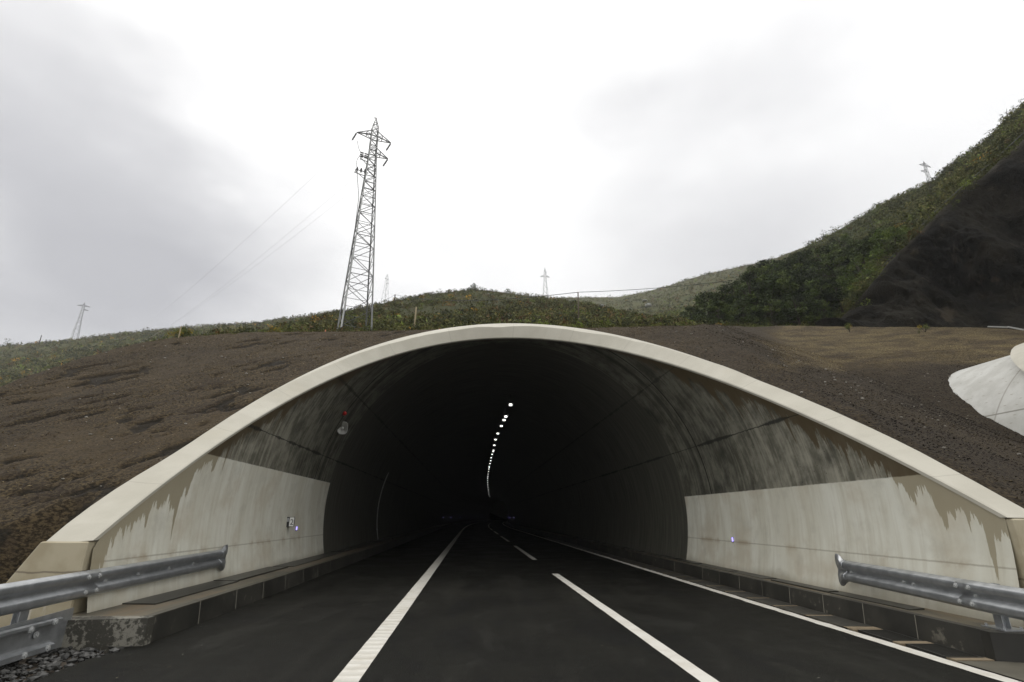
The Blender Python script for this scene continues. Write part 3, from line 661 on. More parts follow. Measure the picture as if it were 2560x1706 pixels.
scrub('scrub', hF, 2000, .4, 1.1, 26, [2, 3, 3, 1, 3, .2, .1, 4], 'bright green scrub on the low spur beside the trees', lsz=.2)
scrub("scrub", hC, 8500, .7, 2.0, 22, [4, 4, 3, 3, 2, 1.0, .5, 1.4], 'hazy scrub and gorse over the low far hillside', .9, lsz=.24, xr=(-260, 860), clump=False, vr=(.1, 1))
scrub('scrub', hE, 6500, .5, 1.3, 48, [4, 4, 3, 3, 1.4, .25, .0, 1.2], 'dark green scrub on the steep slope above the netted rock face', 1., lsz=.16, xr=(1800, 2620), clump=False)
scrub('broom_scrub', hE, 620, .9, 1.9, 260, [3, 4, 3, 4, 2, .1, .18, 2.6], 'tall green and yellowish broom along the top edge of the netted rock face', 1., (2130, 2640), .085, .95, False, vr=(0, .42))
# low growth on the terrace just behind the soil crest
N = 1500; az = rng.uniform(-.62, .62, N); yc, e = crest(az); dd = 1.2+rng.random(N)*20; Yv = yc+dd; Pv = np.stack([az*Yv, Yv, EYE+e*yc+(Yv-yc)*e*.94-.1], -1)
wt = palette(N, GREENS, [3, 4, 3, 3, 2, .5, .5, 2.0]); V, Fc, T = leaf_tris(Pv[dd > 4], (.18+.42*rng.random(N)**2)[dd > 4], 110, .8, .11, wt[dd > 4])
o = link('scrub', mesh_np('scrub', V, Fc, False, dict(tint=T)), M['scrub']); tag(o, 'low yellow green weeds along the crest behind the brown soil', kind='stuff')
# netted rock slope
RE = [(2045, 822), (2078, 813), (2102, 793), (2162, 732), (2206, 676), (2263, 620), (2327, 551), (2415, 471), (2476, 423), (2560, 346), (2720, 205), (2900, 60)]
xs_ = np.linspace(2045, 2900, 260); yt = np.interp(xs_, [p[0] for p in RE], [p[1] for p in RE]); az_b = np.array([slope(x, 816)[0] for x in xs_]); yc, e = crest(az_b)
rows = []; nv = 130
ytj = yt+17*(fbm(xs_*.022, xs_*0, 3, 5)-.5)
for k in np.linspace(0, 1, nv):
    Yk = yc+.8+3.4*k**1.15; y_ = 836+(ytj-836)*k
    rows.append(np.array([at(x, yy, Yq) for x, yy, Yq in zip(xs_, y_, Yk)]))
P = np.stack(rows, 1)
nz = fbm(P[..., 0]*.40+P[..., 1]*.12, P[..., 2]*.16-P[..., 0]*.12, 6, 71)-.5; nz = nz-.25*np.abs(fbm(P[..., 0]*.5, P[..., 2]*.5, 4, 73)-.5); kk = np.linspace(0, 1, nv)[None]; amp = 4.6*np.sin(np.pi*np.clip(kk, 0, 1))**.6
P[..., 0] -= nz*amp*.7; P[..., 1] -= nz*amp*.9; P[..., 2] += nz*amp*.5
edge = np.repeat(sstep(.93, 1.0, kk), len(xs_), 0)*(.4+.9*fbm(P[..., 0]*.5, P[..., 2]*.5, 3, 88))
Lb = P[:, -1]+np.array([1.5, 2.5, -.3]); Lc = P[:, -1]+np.array([3, 6, -6.]); P = np.concatenate([P, Lb[:, None], Lc[:, None]], 1); edge = np.c_[edge, edge[:, -1:]*.3, edge[:, -1:]*0]
Te = P[:, -3]; ne = 240; ke = rng.integers(0, len(Te), ne); Ce = Te[ke]+rng.normal(size=(ne, 3))*np.array([.5, .5, .25])+np.array([.15, .3, -.15]); Ve, Fe, Tt = leaf_tris(Ce, .18+.55*rng.random(ne)**2, 150, .8, .11, palette(ne, GREENS, [3, 4, 2, 4, 1, .4, 0, 1.4]))
eo = link('edge_scrub', mesh_np('edge_scrub', Ve, Fe, False, dict(tint=Tt)), M['scrub']); tag(eo, 'ragged scrub hanging over the top edge of the netted rock face', kind='stuff')
n, m, _ = P.shape
rk = link('netted_rock_slope', mesh_np('netted_rock_slope', P.reshape(-1, 3), grid_faces(n, m), True, dict(edge=edge.ravel())), M['rock']); tag(rk, kind='structure')
# cable edging of the net, held off the slope along its top
b = MB(); pc = [at(x, np.interp(x, [p[0] for p in RE], [p[1] for p in RE])-9-(x-2078)*.012, 42.) for x in np.linspace(2200, 2800, 24)]
b.tube([Vector(p) for p in pc], .035, 5); o = b.build('edge_cable', M['cable']); tag(o, 'dark cable running just above the top edge of the netted rock face', 'cable')
# little concrete ditch by the foot of the rock
b = MB(); q = [at(2470, 819, 30.5), at(2520, 819.5, 30.2), at(2560, 826, 29.2), at(2700, 838, 28)]
for a_, c_ in zip(q[:-1], q[1:]): b.bar(Vector(a_)+Vector((0, 0, .05)), Vector(c_)+Vector((0, 0, .02)), .055)
o = b.build('drainage_channel', M['ditch']); tag(o, 'thin pale concrete drainage channel at the foot of the netted rock face', 'channel')
# ------------------------------------------------------------------ trees
def tree_meshes(seed, tint_cols, wts, ncl=46, M_=95, openness=.0, spread=1.):
    """unit tree: height 1, crown about .8 wide"""
    rs = np.random.default_rng(seed); b = MB()
    rnd = random.Random(seed)
    pts = [Vector((0, 0, -.08)), Vector((rnd.uniform(-.02, .02), rnd.uniform(-.02, .02), .22)), Vector((rnd.uniform(-.05, .05), rnd.uniform(-.05, .05), .55)), Vector((rnd.uniform(-.06, .06), rnd.uniform(-.06, .06), .85))]
    rr = [.032, .024, .014, .005]
    for i in range(3): b.bar(pts[i], pts[i+1], rr[i], 7, rr[i+1])
    cl = []
    for i in range(ncl):
        th = rs.uniform(0, 6.283); ph = rs.uniform(.12, 1.); rad_ = spread*.40*math.sin(math.pi*min(1, .14+.80*ph))**.8*rs.uniform(.45, 1.05); z = .12+.84*ph
        cl.append((rad_*math.cos(th), rad_*math.sin(th), z))
        if i % 3 == 0: b.bar(Vector((pts[1]+(pts[3]-pts[1])*max(0, ph-.25)).to_tuple()), Vector(cl[-1]), .009, 5, .003)
    C = np.array(cl); r = (.085+.07*rs.random(ncl))*(1-.35*(C[:, 2]))
    k = rs.choice(len(tint_cols), ncl, p=np.array(wts)/sum(wts)); tc = np.array(tint_cols)[k]*(.6+.8*rs.random((ncl, 1)))
    V, Fc, T = leaf_tris(C, r, M_, .8, .17, tc, .35, .35, 0)
    return b.mesh('trunk'), mesh_np('crown', V, Fc, False, dict(tint=T))
def mk_tree(name, meshes, loc, h, rz, label, group=None, wid=1.):
    o = empty(name, loc, rz); tag(o, label, 'tree', group); o.scale = (h*wid, h*wid, h)
    link('trunk', meshes[0], M['bark'], o); link('crown', meshes[1], M['leaf'], o); return o
DK = [(.036, .052, .014), (.060, .084, .020), (.105, .135, .034), (.022, .032, .010)]; LT = [(.10, .145, .026), (.135, .175, .036), (.075, .11, .022)]; PALE = [(.05, .06, .03), (.07, .08, .04)]
dk = [tree_meshes(100+i, DK, [3, 3, 1.4, 2], 56, 120) for i in range(4)]
lt = [tree_meshes(200+i, LT, [3, 2, 2], 40, 90) for i in range(2)]
pl = [tree_meshes(300+i, PALE, [1, 1], 16, 45) for i in range(3)]
bl = tree_meshes(401, DK, [2, 2, 1, 2], 60, 90, 0, 1.25)
woods = [(1775, 738, 818, 56), (1812, 728, 818, 52), (1850, 706, 818, 55), (1893, 690, 818, 51), (1940, 700, 818, 50), (1985, 686, 818, 52), (2030, 690, 815, 50), (2068, 705, 806, 48), (2108, 700, 786, 47), (1905, 672, 786, 66), (1948, 657, 776, 68), (1990, 655, 766, 66), (2026, 640, 756, 68), (2068, 622, 736, 66), (2110, 634, 742, 60), (2142, 660, 748, 53), (2170, 612, 706, 56), (2215, 580, 660, 54), (2120, 592, 690, 72), (1735, 768, 822, 58), (1800, 760, 822, 48), (1868, 746, 822, 46), (1935, 748, 822, 45), (2000, 742, 822, 45), (2055, 756, 816, 44)]
for i, (x, yt_, yb_, Yd) in enumerate(woods):
    a, c = at(x, yb_+8, Yd), at(x, yt_, Yd); h = (c[2]-a[2])
    mk_tree('broadleaf_tree', dk[i % 4], a, h*1.04, i*1.9, 'dark green broadleaf tree in the dense wood at the foot of the netted slope', 'dark trees of the wood below the netted slope', 1.15+.2*math.sin(i*2.))
mk_tree('broadleaf_tree', lt[0], at(2252, 690, 41), at(2252, 566, 41)[2]-at(2252, 690, 41)[2], .3, 'bright yellow green tree leaning out over the upper edge of the netted rock face', None, 1.05)
mk_tree('broadleaf_tree', lt[1], at(2166, 748, 41), at(2166, 646, 41)[2]-at(2166, 748, 41)[2], 1.3, 'lower bright green tree beside the edge of the netted rock face', None, 1.05)
sky_trees = [('round_tree', bl, 1184, 728, 709, 151, 1.0, 'round dark bushy tree standing alone on top of the domed hill'),
    ('sparse_tree', pl[0], 1100, 737, 721, 149, 1.1, 'small sparse pale tree on the hilltop, next to the round dark tree'),
    ('bush', bl, 1269, 733, 722.5, 148, 1.4, 'low dark bush on the ridge between the round tree and the thin pylon'),
    ('sparse_tree', pl[1], 16, 866, 846, 325, 1.3, 'sparse pale tree at the very edge of the picture on the low far ridge'),
    ('sparse_tree', pl[2], 2023, 616, 596, 132, 1.2, 'small tree on the skyline of the steep slope, lowest of three'),
    ('sparse_tree', pl[0], 2062, 598, 575, 131, 1., 'thin tree on the steep skyline, middle one of three'),
    ('sparse_tree', pl[1], 2084, 586, 565, 131, 1., 'thin tree on the steep skyline, highest of three'),
    ('sparse_tree', pl[2], 2524, 304, 268, 75, 1.1, 'feathery tree high on the steep slope above the netted rock'),
    ('sparse_tree', pl[1], 2558, 268, 248, 68, 1.1, 'tree topmost on the steep slope at the edge of the picture')]
for nm, ms, x, yb_, yt_, Yd, wd, lb in sky_trees:
    a, c = at(x, yb_, Yd), at(x, yt_, Yd); mk_tree(nm, ms, a, c[2]-a[2], x*.7, lb, None, wd)
for i, (x, yb_, h_) in enumerate([(1525, 745, 8), (1549, 745, 6), (1558, 744, 7), (1578, 739, 5), (1593, 736, 8), (1479, 747, 7), (1490, 747, 8), (1460, 748, 6)]):
    a = at(x, yb_+1, 455); c = at(x, yb_-h_, 455); mk_tree('sparse_tree', pl[i % 3], a, c[2]-a[2], i, 'tiny hazy tree on the skyline beyond the valley', 'tiny trees on the skyline beyond the valley', 1.3)
fir = []
for i in range(2):
    b = MB().bar((0, 0, -.1), (0, 0, .95), .03, 5, .005); rs = np.random.default_rng(i+50); C = []; r = []
    for z in np.linspace(.12, .96, 12):
        for k in range(5): a_ = rs.uniform(0, 6.28); q_ = .20*(1.02-z); C.append((q_*math.cos(a_), q_*math.sin(a_), z)); r.append(.04+.08*(1-z))
    V, Fc, T = leaf_tris(np.array(C), np.array(r), 26, .7, .3, np.tile((.022, .032, .017), (len(C), 1)), .3, .3, 0); fir.append((b.mesh('trunk'), mesh_np('crown', V, Fc, False, dict(tint=T))))
for i in range(17):
    x = 548+i*4.1+random.uniform(-1.5, 1.5); a = at(x, 817.5, 335); c = at(x, 808+random.uniform(-2.5, 3), 335)
    mk_tree('conifer', fir[i % 2], a, c[2]-a[2], i*1., 'small dark conifer in the row on the far ridge beside the main pylon', 'row of small conifers on the far ridge', 1.3)
def bush(name, px, py0, py1, Yd, wid, n, cols, wts, label, cat='bush'):
    a = at(px, py0, Yd); h = at(px, py1, Yd)[2]-a[2]; o = empty(name, a); tag(o, label, cat)
    C = np.c_[rng.normal(size=n)*wid*.28, rng.normal(size=n)*wid*.28, h*(.12+.6*rng.random(n)**1.3)]; C[:, 2] *= np.exp(-(np.hypot(C[:, 0], C[:, 1])/(wid*.55))**2)
    V, Fc, T = leaf_tris(C, np.full(n, max(h*.26, .15)), 110, .9, .13, palette(n, cols, wts), .35, .3, .1)
    link('foliage', mesh_np('foliage', V, Fc, False, dict(tint=T)), M['leaf'], o)
    b = MB()
    for i in range(9): b.bar((0, 0, -.2), C[i % n]+np.array([0, 0, .05]), .014, 5, .004)
    b.build('stem', M['bark'], o); return o
BC = [(.045, .058, .018), (.070, .085, .024), (.10, .115, .03), (.30, .22, .02)]
bush('broom_bush', 466, 848, 812, 25.3, 1.75, 34, BC, [4, 3, 2, .8], 'yellow flowering broom bush on the soil crest beside the timber stake')
bush('broom_bush', 400, 860, 842, 24.6, .8, 10, BC, [4, 3, 2, 1.2], 'small broom bush on the soil crest, lower neighbour of the larger one')
bush('broom_bush', 2312, 823, 811, 29, .8, 9, BC, [2, 3, 3, 1.], 'small yellow green bush at the foot of the netted rock face')
bush('broom_bush', 2123, 823, 800, 27.0, .25, 7, BC, [2, 3, 4, .4], 'thin sprig growing on the soil crest below the netted rock face')
# ------------------------------------------------------------------ pylons
def pylon(loc, prof, rz, th, label, arms, detail=True, group=None, peak=None):
    """prof: [(z, half diagonal)] ; arms: [(z, side, length, drop)]"""
    o = empty('lattice_pylon', loc, 0); tag(o, label, 'pylon', group)
    cor = [rz+k*math.pi/2 for k in range(4)]
    def P(z, k):
        r = np.interp(z, [p[0] for p in prof], [p[1] for p in prof]); return Vector((r*math.cos(cor[k]), r*math.sin(cor[k]), z))
    ztop = prof[-1][0]
    zs = [p[0] for p in prof]
    for k in range(4):
        b = MB()
        for a, c in zip(zs[:-1], zs[1:]):
            t0 = th*(1.5-.8*a/ztop); b.bar(P(a, k), P(c, k), t0, 4, th*(1.5-.8*c/ztop))
        b.bar(P(0, k)-Vector((0, 0, 1.2)), P(0, k), th*1.6); b.build('leg', M['steel_pale'] if k == 3 else M['steel'] if k == 1 else M['steel_mid'], o)  # front leg lit, sides half lit, back shaded: light painted into leg colours
    b = MB(); z = 0.; i = 0
    while z < ztop-.05:
        r = np.interp(z, zs, [p[1] for p in prof]); st = max(.55 if detail else 1.1, r*1.02*(1. if detail else 1.3)); z2 = min(ztop, z+st)
        for k in range(4):
            k2 = (k+1) % 4
            if (i+k) % 2: b.bar(P(z, k), P(z2, k2), th*.55)
            else: b.bar(P(z, k2), P(z2, k), th*.55)
            if detail and i % 3 == 0: b.bar(P(z, k), P(z, k2), th*.6)
            if detail: b.bar(P(z, k), P(z, k2), th*.42)
            if detail and i % 4 == 2: b.bar(P(z, k2), P(z2, k), th*.4); 
        z = z2; i += 1
    b.build('bracing', M['steel'], o)
    if peak:
        b = MB()
        for k in range(4): b.bar(P(ztop, k), (0, 0, peak), th*.9, 4, th*.5)
        for k in range(4):
            q = P(ztop, k)*.5; q.z = ztop+(peak-ztop)*.5; q2 = P(ztop, (k+1) % 4)*.5; q2.z = q.z; b.bar(q, q2, th*.45); b.bar(P(ztop, k), q2, th*.4)
        b.bar((-.18, -.05, peak), (.05, 0, peak), th*.8)
        b.build('peak', M['steel'], o)
    tips = []
    fa = rz+math.pi/4
    for z, side, L, drop in arms:
        d = Vector((math.cos(fa), math.sin(fa), 0))*side; n = Vector((-d.y, d.x, 0)); tip = d*L+Vector((0, 0, z)); tips.append(tip)
        rh = np.interp(z, zs, [p[1] for p in prof])*.7; b = MB()
        hz = .55 if detail else .9
        roots = [d*rh+n*rh*s_+Vector((0, 0, z+q_)) for s_ in (-1, 1) for q_ in (0, hz)]
        for q_ in roots: b.bar(q_, tip, th*.75)
        for f_ in (.33, .66):
            m_ = [q_.lerp(tip, f_) for q_ in roots]
            for a_, c_ in ((0, 1), (2, 3), (0, 2), (1, 3)): b.bar(m_[a_], m_[c_], th*.45)
        b.bar(roots[0], roots[1].lerp(tip, .33), th*.45); b.bar(roots[2], roots[3].lerp(tip, .33), th*.45)
        b.build('crossarm', M['steel'], o)
    return o, tips
pz = {}
base = at(885, 829, 40.); H_at = lambda y: at(885+(937-885)*(829-y)/(829-296), y, 40.)[2]-base[2]
prof = [(0, 1.66), (H_at(583.7), 1.04), (H_at(472.7), .72), (H_at(385.8), .44), (H_at(323), .40)]
pk = H_at(296); zu = H_at(345); zl = H_at(386)
fa = R_(-18)+math.pi/4
mp_, tips = pylon(base, prof, R_(-18), .052, 'tall steel lattice pylon standing on the soil crest close above the tunnel', [(zu, 1, 1.6, 0), (zu, -1, 1.6, 0), (zl, 1, 1.45, 0)], True, None, pk)
b = MB()          # cable termination platform on the camera side
d = Vector((math.cos(fa), math.sin(fa), 0)); zq = H_at(438); zq2 = H_at(402)
for k_, (zz, L) in enumerate(((zq, 1.35), (zq2, 1.0))):
    tip = d*-L+Vector((0, 0, zz)); n = Vector((-d.y, d.x, 0))
    for s_ in (-1, 1): b.bar(d*-.3+n*.3*s_+Vector((0, 0, zz-.05)), tip+n*.25*s_, .035)
    b.bar(tip-n*.3, tip+n*.3, .035); b.bar(tip, d*-.3+Vector((0, 0, zz-.7)), .03)
    b.build('platform', M['steel'], mp_); b = MB()
for L in (.5, .85, 1.2):
    b = MB(); p = d*-L+Vector((0, 0, zq)); b.bar(p, p+Vector((0, 0, .45)), .055, 8); b.bar(p+Vector((0, 0, .1)), p+Vector((0, 0, .16)), .09, 8); b.bar(p+Vector((0, 0, .26)), p+Vector((0, 0, .32)), .09, 8); b.build('cable_end', M['ins'], mp_)
for L in (.55, .95):
    for dz in (0, .22, .44): p = d*-L+Vector((0, 0, zq2+.1+dz)); MB().bar(p-d*.16, p+d*.16, .06, 8).build('arrester', M['ins'], mp_)
# insulator strings and conductors running to the pylon in the valley
vb = at(244, 884, 300.); vt = at(244, 842, 300.)
vp, vtips = pylon(vb, [(0, 2.0), (vt[2]-vb[2]-4, .6), (vt[2]-vb[2]-1.5, .55)], .5, .11, 'faint lattice pylon down in the far valley against the hillside', [(vt[2]-vb[2]-5, 1, 4, 0), (vt[2]-vb[2]-5, -1, 4, 0), (vt[2]-vb[2]-2.5, 1, 3.4, 0)], False, None, vt[2]-vb[2])
targets = [(884, 343), (897, 419), (895, 456)]
lbls = ['topmost of the three conductor wires running from the main pylon to the valley', 'middle one of the three conductor wires running from the main pylon to the valley', 'lowest of the three conductor wires running from the main pylon to the valley']
for i, (tp, vt_) in enumerate(zip([tips[1], tips[0], tips[2]], [vtips[1], vtips[0], vtips[2]])):
    A = Vector(base)+tp; B = Vector(vb)+vt_; e_ = (B-A).normalized()
    o = empty('insulator_string', A); tag(o, ['insulator string at the valley side tip of the main pylon', 'insulator string under the upper crossarm tip opposite the cable platform', 'insulator string under the lower crossarm tip of the main pylon'][i], 'insulator', 'insulator strings on the main pylon')
    b = MB(); dn = (e_+Vector((0, 0, -.55))).normalized(); q0 = dn*.12; q1 = dn*.95
    b.bar((0, 0, 0), q1, .018)
    for k in range(8): p = q0.lerp(q1, k/8); b.bar(p, p+dn*.045, .075, 8)
    b.build('discs', M['ins'], o)
    A2 = A+q1; pts = []
    for t_ in np.linspace(0, 1, 40): p = A2.lerp(B, t_); p.z -= 4*9.*t_*(1-t_); pts.append(p)
    cb = MB()
    for p, q in zip(pts[:-1], pts[1:]): cb.bar(p, q, .0085, 5)
    w = cb.build('conductor_wire', M['wire']); tag(w, lbls[i], 'power line', 'conductors of the main pylon')
b = MB()          # slack jumper down to the cable termination
A2 = tips[1]+Vector((.1, 0, -.9)); Bq = d*-.9+Vector((0, 0, zq2+.5))
pts = [A2.lerp(Bq, t_)+Vector((0, 0, -.35*math.sin(math.pi*t_))) for t_ in np.linspace(0, 1, 14)]
b.tube(pts, .02, 5); pts = [Bq.lerp(d*-1.25+Vector((0, 0, zq+.4)), t_)+d*-.22*math.sin(math.pi*t_) for t_ in np.linspace(0, 1, 10)]; b.tube(pts, .02, 5)
b.tube([d*-1.2+Vector((0, 0, zq)), d*-1.05+Vector((0, 0, zq-1.)), d*-.8+Vector((0, 0, zq-2.6)), d*-.9+Vector((0, 0, 0))], .025, 5); b.build('jumper_cable', M['cable'], mp_)
def far_pylon(px0, py0, px1, py1, Yd, half, label, arms, th=.12, rz=.4):
    a = at(px0, py0, Yd); c = at(px1, py1, Yd); h = c[2]-a[2]
    return pylon(a, [(-3, half*1.1), (0, half), (h*.62, half*.42), (h*.9, half*.30)], rz, th, label, [(h*z, s, L, 0) for z, s, L in arms], False, None, h)
far_pylon(185, 850, 211, 757, 345, 2.6, 'lattice pylon on the low far ridge, apart from the others', [(.90, 1, 4.), (.90, -1, 4.), (.80, 1, 3.6)], .095, -.3)
far_pylon(961.5, 764, 966, 685, 290, 2.6, 'thin hazy lattice pylon rising behind the hill, close beside the main pylon', [(.82, 1, 1.6), (.82, -1, 1.6), (.70, 1, 1.9)], .055, .3)
far_pylon(1364, 752, 1357, 670, 260, 2.0, 'thin lattice pylon behind the hill, between the round tree and the timber pole', [(.72, 1, 2.7), (.72, -1, 2.7), (.84, 1, .8)], .075, -.6)
far_pylon(2334, 486, 2302, 404, 150, 1.1, 'small lattice pylon peeping over the steep wooded slope', [(.86, 1, 2.9), (.86, -1, 2.7), (.66, -1, 2.9)], .06, -.5)
# ------------------------------------------------------------------ timber poles, stakes, overhead cable
def pole(name, p0, p1, Yd, r, mat, label, cat):
    a, c = Vector(at(*p0, Yd)), Vector(at(*p1, Yd)); o = MB().bar((0, 0, -1.), c-a, r*1.15, 8, r*.85).build(name, mat, None, True); o.location = a; return tag(o, label, cat), a, c
_, _, pA = pole('utility_pole', (987, 756), (987.6, 737), 118, .15, M['wood_dark'], 'dark timber pole on the shoulder of the domed hill beside the thin hazy pylon', 'utility pole')
_, _, pB = pole('utility_pole', (1446, 815), (1445, 731), 52, .075, M['wood'], 'slender brown timber pole standing right above the tunnel collar', 'utility pole')
pole('fence_post', (1034, 829), (1040.7, 768), 47, .085, M['wood_pale'], 'weathered pale timber post leaning in the scrub between the main pylon and the collar', 'post')
pole('fence_post', (98, 860), (104, 838.5), 300, .28, M['wood_dark'], 'thin dark post on the low far ridge, taller of two', 'post')
pole('fence_post', (114, 858), (115.5, 849), 300, .22, M['wood_dark'], 'thin dark post on the low far ridge, shorter of two', 'post')
pole('marker_stake', (446, 845), (453, 816), 24.2, .028, M['wood_pale'], 'pale timber stake stuck in the soil in front of the broom bush', 'stake')
pole('marker_peg', (1099, 830), (1099, 822.5), 22., .03, M['orange'], 'small orange peg on the soil crest beside the collar', 'peg')
pole('marker_peg', (814, 834), (814, 825), 23.6, .03, M['orange'], 'small orange peg on the soil crest beside the pylon feet', 'peg')
b = MB()
def sag(A, B, s_, n=18): return [A.lerp(B, t_)+Vector((0, 0, -4*s_*t_*(1-t_))) for t_ in np.linspace(0, 1, n)]
pC = Vector(at(1895, 692, 60.)); pD = Vector(at(925, 764, 90.))
b.tube(sag(pA, pB, 1.3), .035, 5); b.tube(sag(pB, pC, .35), .03, 5); b.tube(sag(pA, pD, .3), .035, 5)
o = b.build('overhead_cable', M['cable']); tag(o, 'dark overhead cable strung between the timber poles and into the trees', 'cable')
# pale boulders showing through the scrub
for i, (x, y, Yd, s_) in enumerate([(1219, 742, 130, 1.2), (1155, 745, 128, .6), (1620, 765, 170, 1.3), (1612, 752, 190, .9), (1505, 767, 170, 1.2)]):
    V, Fc = rocks(1, lambda: 0, lambda: 0, lambda a, c: 0, s_, s_, .6); o = link('boulder', mesh_np('boulder', V, Fc), M['rockpale'], None, at(x, y, Yd)); tag(o, 'pale boulder showing through the hillside scrub', 'boulder', 'pale boulders in the scrub')
# ------------------------------------------------------------------ guardrails
WP = [(0, -.182), (.012, -.178), (.075, -.150), (.09, -.135), (.09, -.075), (.078, -.058), (.018, -.018), (.012, 0), (.018, .018), (.078, .058), (.09, .075), (.09, .135), (.075, .150), (.012, .178), (0, .182)]
def sweep(path, side, flare=None, off=0., prof=WP):
    """W profile along path (list of Vectors); side +1: corrugation bulges to +n (n = left of travel)"""
    V = []; n = len(path)
    for i, p in enumerate(path):
        t_ = (path[min(i+1, n-1)]-path[max(i-1, 0)]).normalized(); nn = Vector((-t_.y, t_.x, 0)).normalized()*side
        fz, fn = flare(i/(n-1)) if flare else (1, 1)
        for a, z in prof: V.append(p+nn*(a*fn+off)+Vector((0, 0, z*fz)))
    m = len(prof); return np.array([v[:] for v in V]), grid_faces(n, m)
def beam(name, parent, loc, path, side, flare=None, off=0., mat='metal'):
    V, Fc = sweep([p-loc for p in path], side, flare, off); o = link(name, mesh_np(name, V, Fc, True), M[mat], parent)
    md = o.modifiers.new('thick', 'SOLIDIFY'); md.thickness = .006; md.offset = 0; return o
def bolt(parent, p, n, r=.022):
    n = Vector(n).normalized(); p = Vector(p); m = n.to_track_quat('Z', 'Y').to_matrix().to_4x4()
    prof = [(.001, .020), (r, .020), (r, .007), (r*1.7, .006), (r*1.7, -.012)]
    o = MB().lathe(prof, m, 8).build('bolt', M['steel_pale'], parent); o.location = p-parent.location
def lerps(a, b, n): return [a.lerp(b, i/(n-1)) for i in range(n)]
# left rail
e0 = Vector((-6.60, 12.85, .81)); e1 = Vector((-6.18, 7.0, .745)); e2 = Vector((-5.75, 1.6, .70)); jn = e0.lerp(e1, .80)
gl_ = empty('guardrail', (-6.3, 7.25, 0)); loc = gl_.location.copy(); tag(gl_, 'galvanised guardrail with a flat lower rail, bolted to the tunnel wall beside the gravel', 'guardrail', 'guardrails at the tunnel mouth')
fl = lambda t_: (1+.55*sstep(.80, 1, 1-t_) if t_ < .2 else 1, 1-.55*float(sstep(.86, 1, 1-t_)))
beam('beam', gl_, loc, lerps(e0.lerp(e1, .05), jn, 24), -1 if False else 1)
beam('beam', gl_, loc, lerps(jn+(e0-e1).normalized()*.34, e1, 6)+lerps(e1, e2, 10)[1:], 1, None, .007)
sh = lerps(e0, e0.lerp(e1, .062), 12)
beam('end_shoe', gl_, loc, sh, 1, lambda t_: (1.5-.5*float(sstep(.22, .95, t_)), .25+.75*float(sstep(.0, .8, t_))), .010)
sd = (e1-e0).normalized(); sn = Vector((-sd.y, sd.x, 0))
bm_ = MB()
for zz in (.1, -.1):
    for u_ in (.10, .42): bolt(gl_, jn-sd*u_*.7+sn*.105+Vector((0, 0, zz)), sn, .02)
for u_ in (.25, .40, .56, .70): bolt(gl_, e0.lerp(e1, u_)+sn*.024, sn, .018)
def post(parent, loc, x, y, z0, z1, ang, base=False):
    m = Matrix.Translation((x, y, 0)) @ Matrix.Rotation(ang, 4, 'Z'); b = MB()
    b.box((-.05, -.06, z0), (-.042, .06, z1), m); b.box((.042, -.06, z0), (.05, .06, z1), m); b.box((-.042, -.004, z0), (.042, .004, z1), m)
    p = b.build('post', M['metal'], parent, loc=loc)
    if base:
        b = MB(); b.box((-.15, -.17, z0), (.15, .17, z0+.016), m)
        for sx in (-.11, .11):
            for sy in (-.13, .13): q = m @ Vector((sx, sy, z0+.016)); b.bar(q, q+Vector((0, 0, .03)), .016, 6)
        bp = b.build('base_plate', M['metal'], p, loc=loc)
    return p
post(gl_, loc, -6.34, 7.45, -.1, .90, -.08); post(gl_, loc, -6.05, 4.3, -.1, .88, -.08)
# lower rail: folded flat plate plus backing plate
l0 = Vector((-6.12, 7.85, .0)); l1 = Vector((-5.55, 1.8, 0)); ld = (l1-l0).normalized(); ln_ = Vector((-ld.y, ld.x, 0))
b = MB(); zlo, zhi = .055, .415
prof = [(.045, zlo-.012), (.07, zlo+.002), (.07, zlo+.055), (.012, zlo+.075), (.0, zlo+.10), (.0, zhi-.07), (.012, zhi-.05), (.07, zhi-.035), (.07, zhi-.01), (.03, zhi)]
V, Fc = sweep([p-loc for p in lerps(l0+ld*.50, l1, 8)], 1, None, 0, prof)
o = link('lower_rail', mesh_np('lower_rail', V, Fc, False), M['metal'], gl_); md = o.modifiers.new('thick', 'SOLIDIFY'); md.thickness = .006
V, Fc = sweep([p-loc for p in lerps(l0+ld*.12, l0+ld*1.15, 3)], 1, None, .010, prof[:5]); o = link('lower_angle', mesh_np('lower_angle', V, Fc, False), M['metal'], gl_); md = o.modifiers.new('thick', 'SOLIDIFY'); md.thickness = .006
V, Fc = sweep([p-loc for p in lerps(l0+ld*.08, l0+ld*1.15, 3)], 1, None, .010, prof[5:]); o = link('upper_angle', mesh_np('upper_angle', V, Fc, False), M['metal'], gl_); md = o.modifiers.new('thick', 'SOLIDIFY'); md.thickness = .006
b = MB(); q0, q1 = l0-ld*.22, l0+ld*1.1; t2 = ln_*-.014
b.prism([q0+t2+Vector((0, 0, .02)), q0+Vector((0, 0, .02)), q1+Vector((0, 0, .02)), q1+t2+Vector((0, 0, .02)), q0+t2+Vector((0, 0, .49)), q0+Vector((0, 0, .49)), q1+Vector((0, 0, .455)), q1+t2+Vector((0, 0, .455))])
b.build('backing_plate', M['metal'], gl_, loc=loc)
b = MB()
for u_, zz, nn in ((.24, .085, .08), (.62, .085, .08), (.22, .385, .08), (.62, .365, .08), (.42, .27, .02)): bolt(gl_, l0+ld*u_+ln_*(nn+.005)+Vector((0, 0, zz)), ln_, .024)
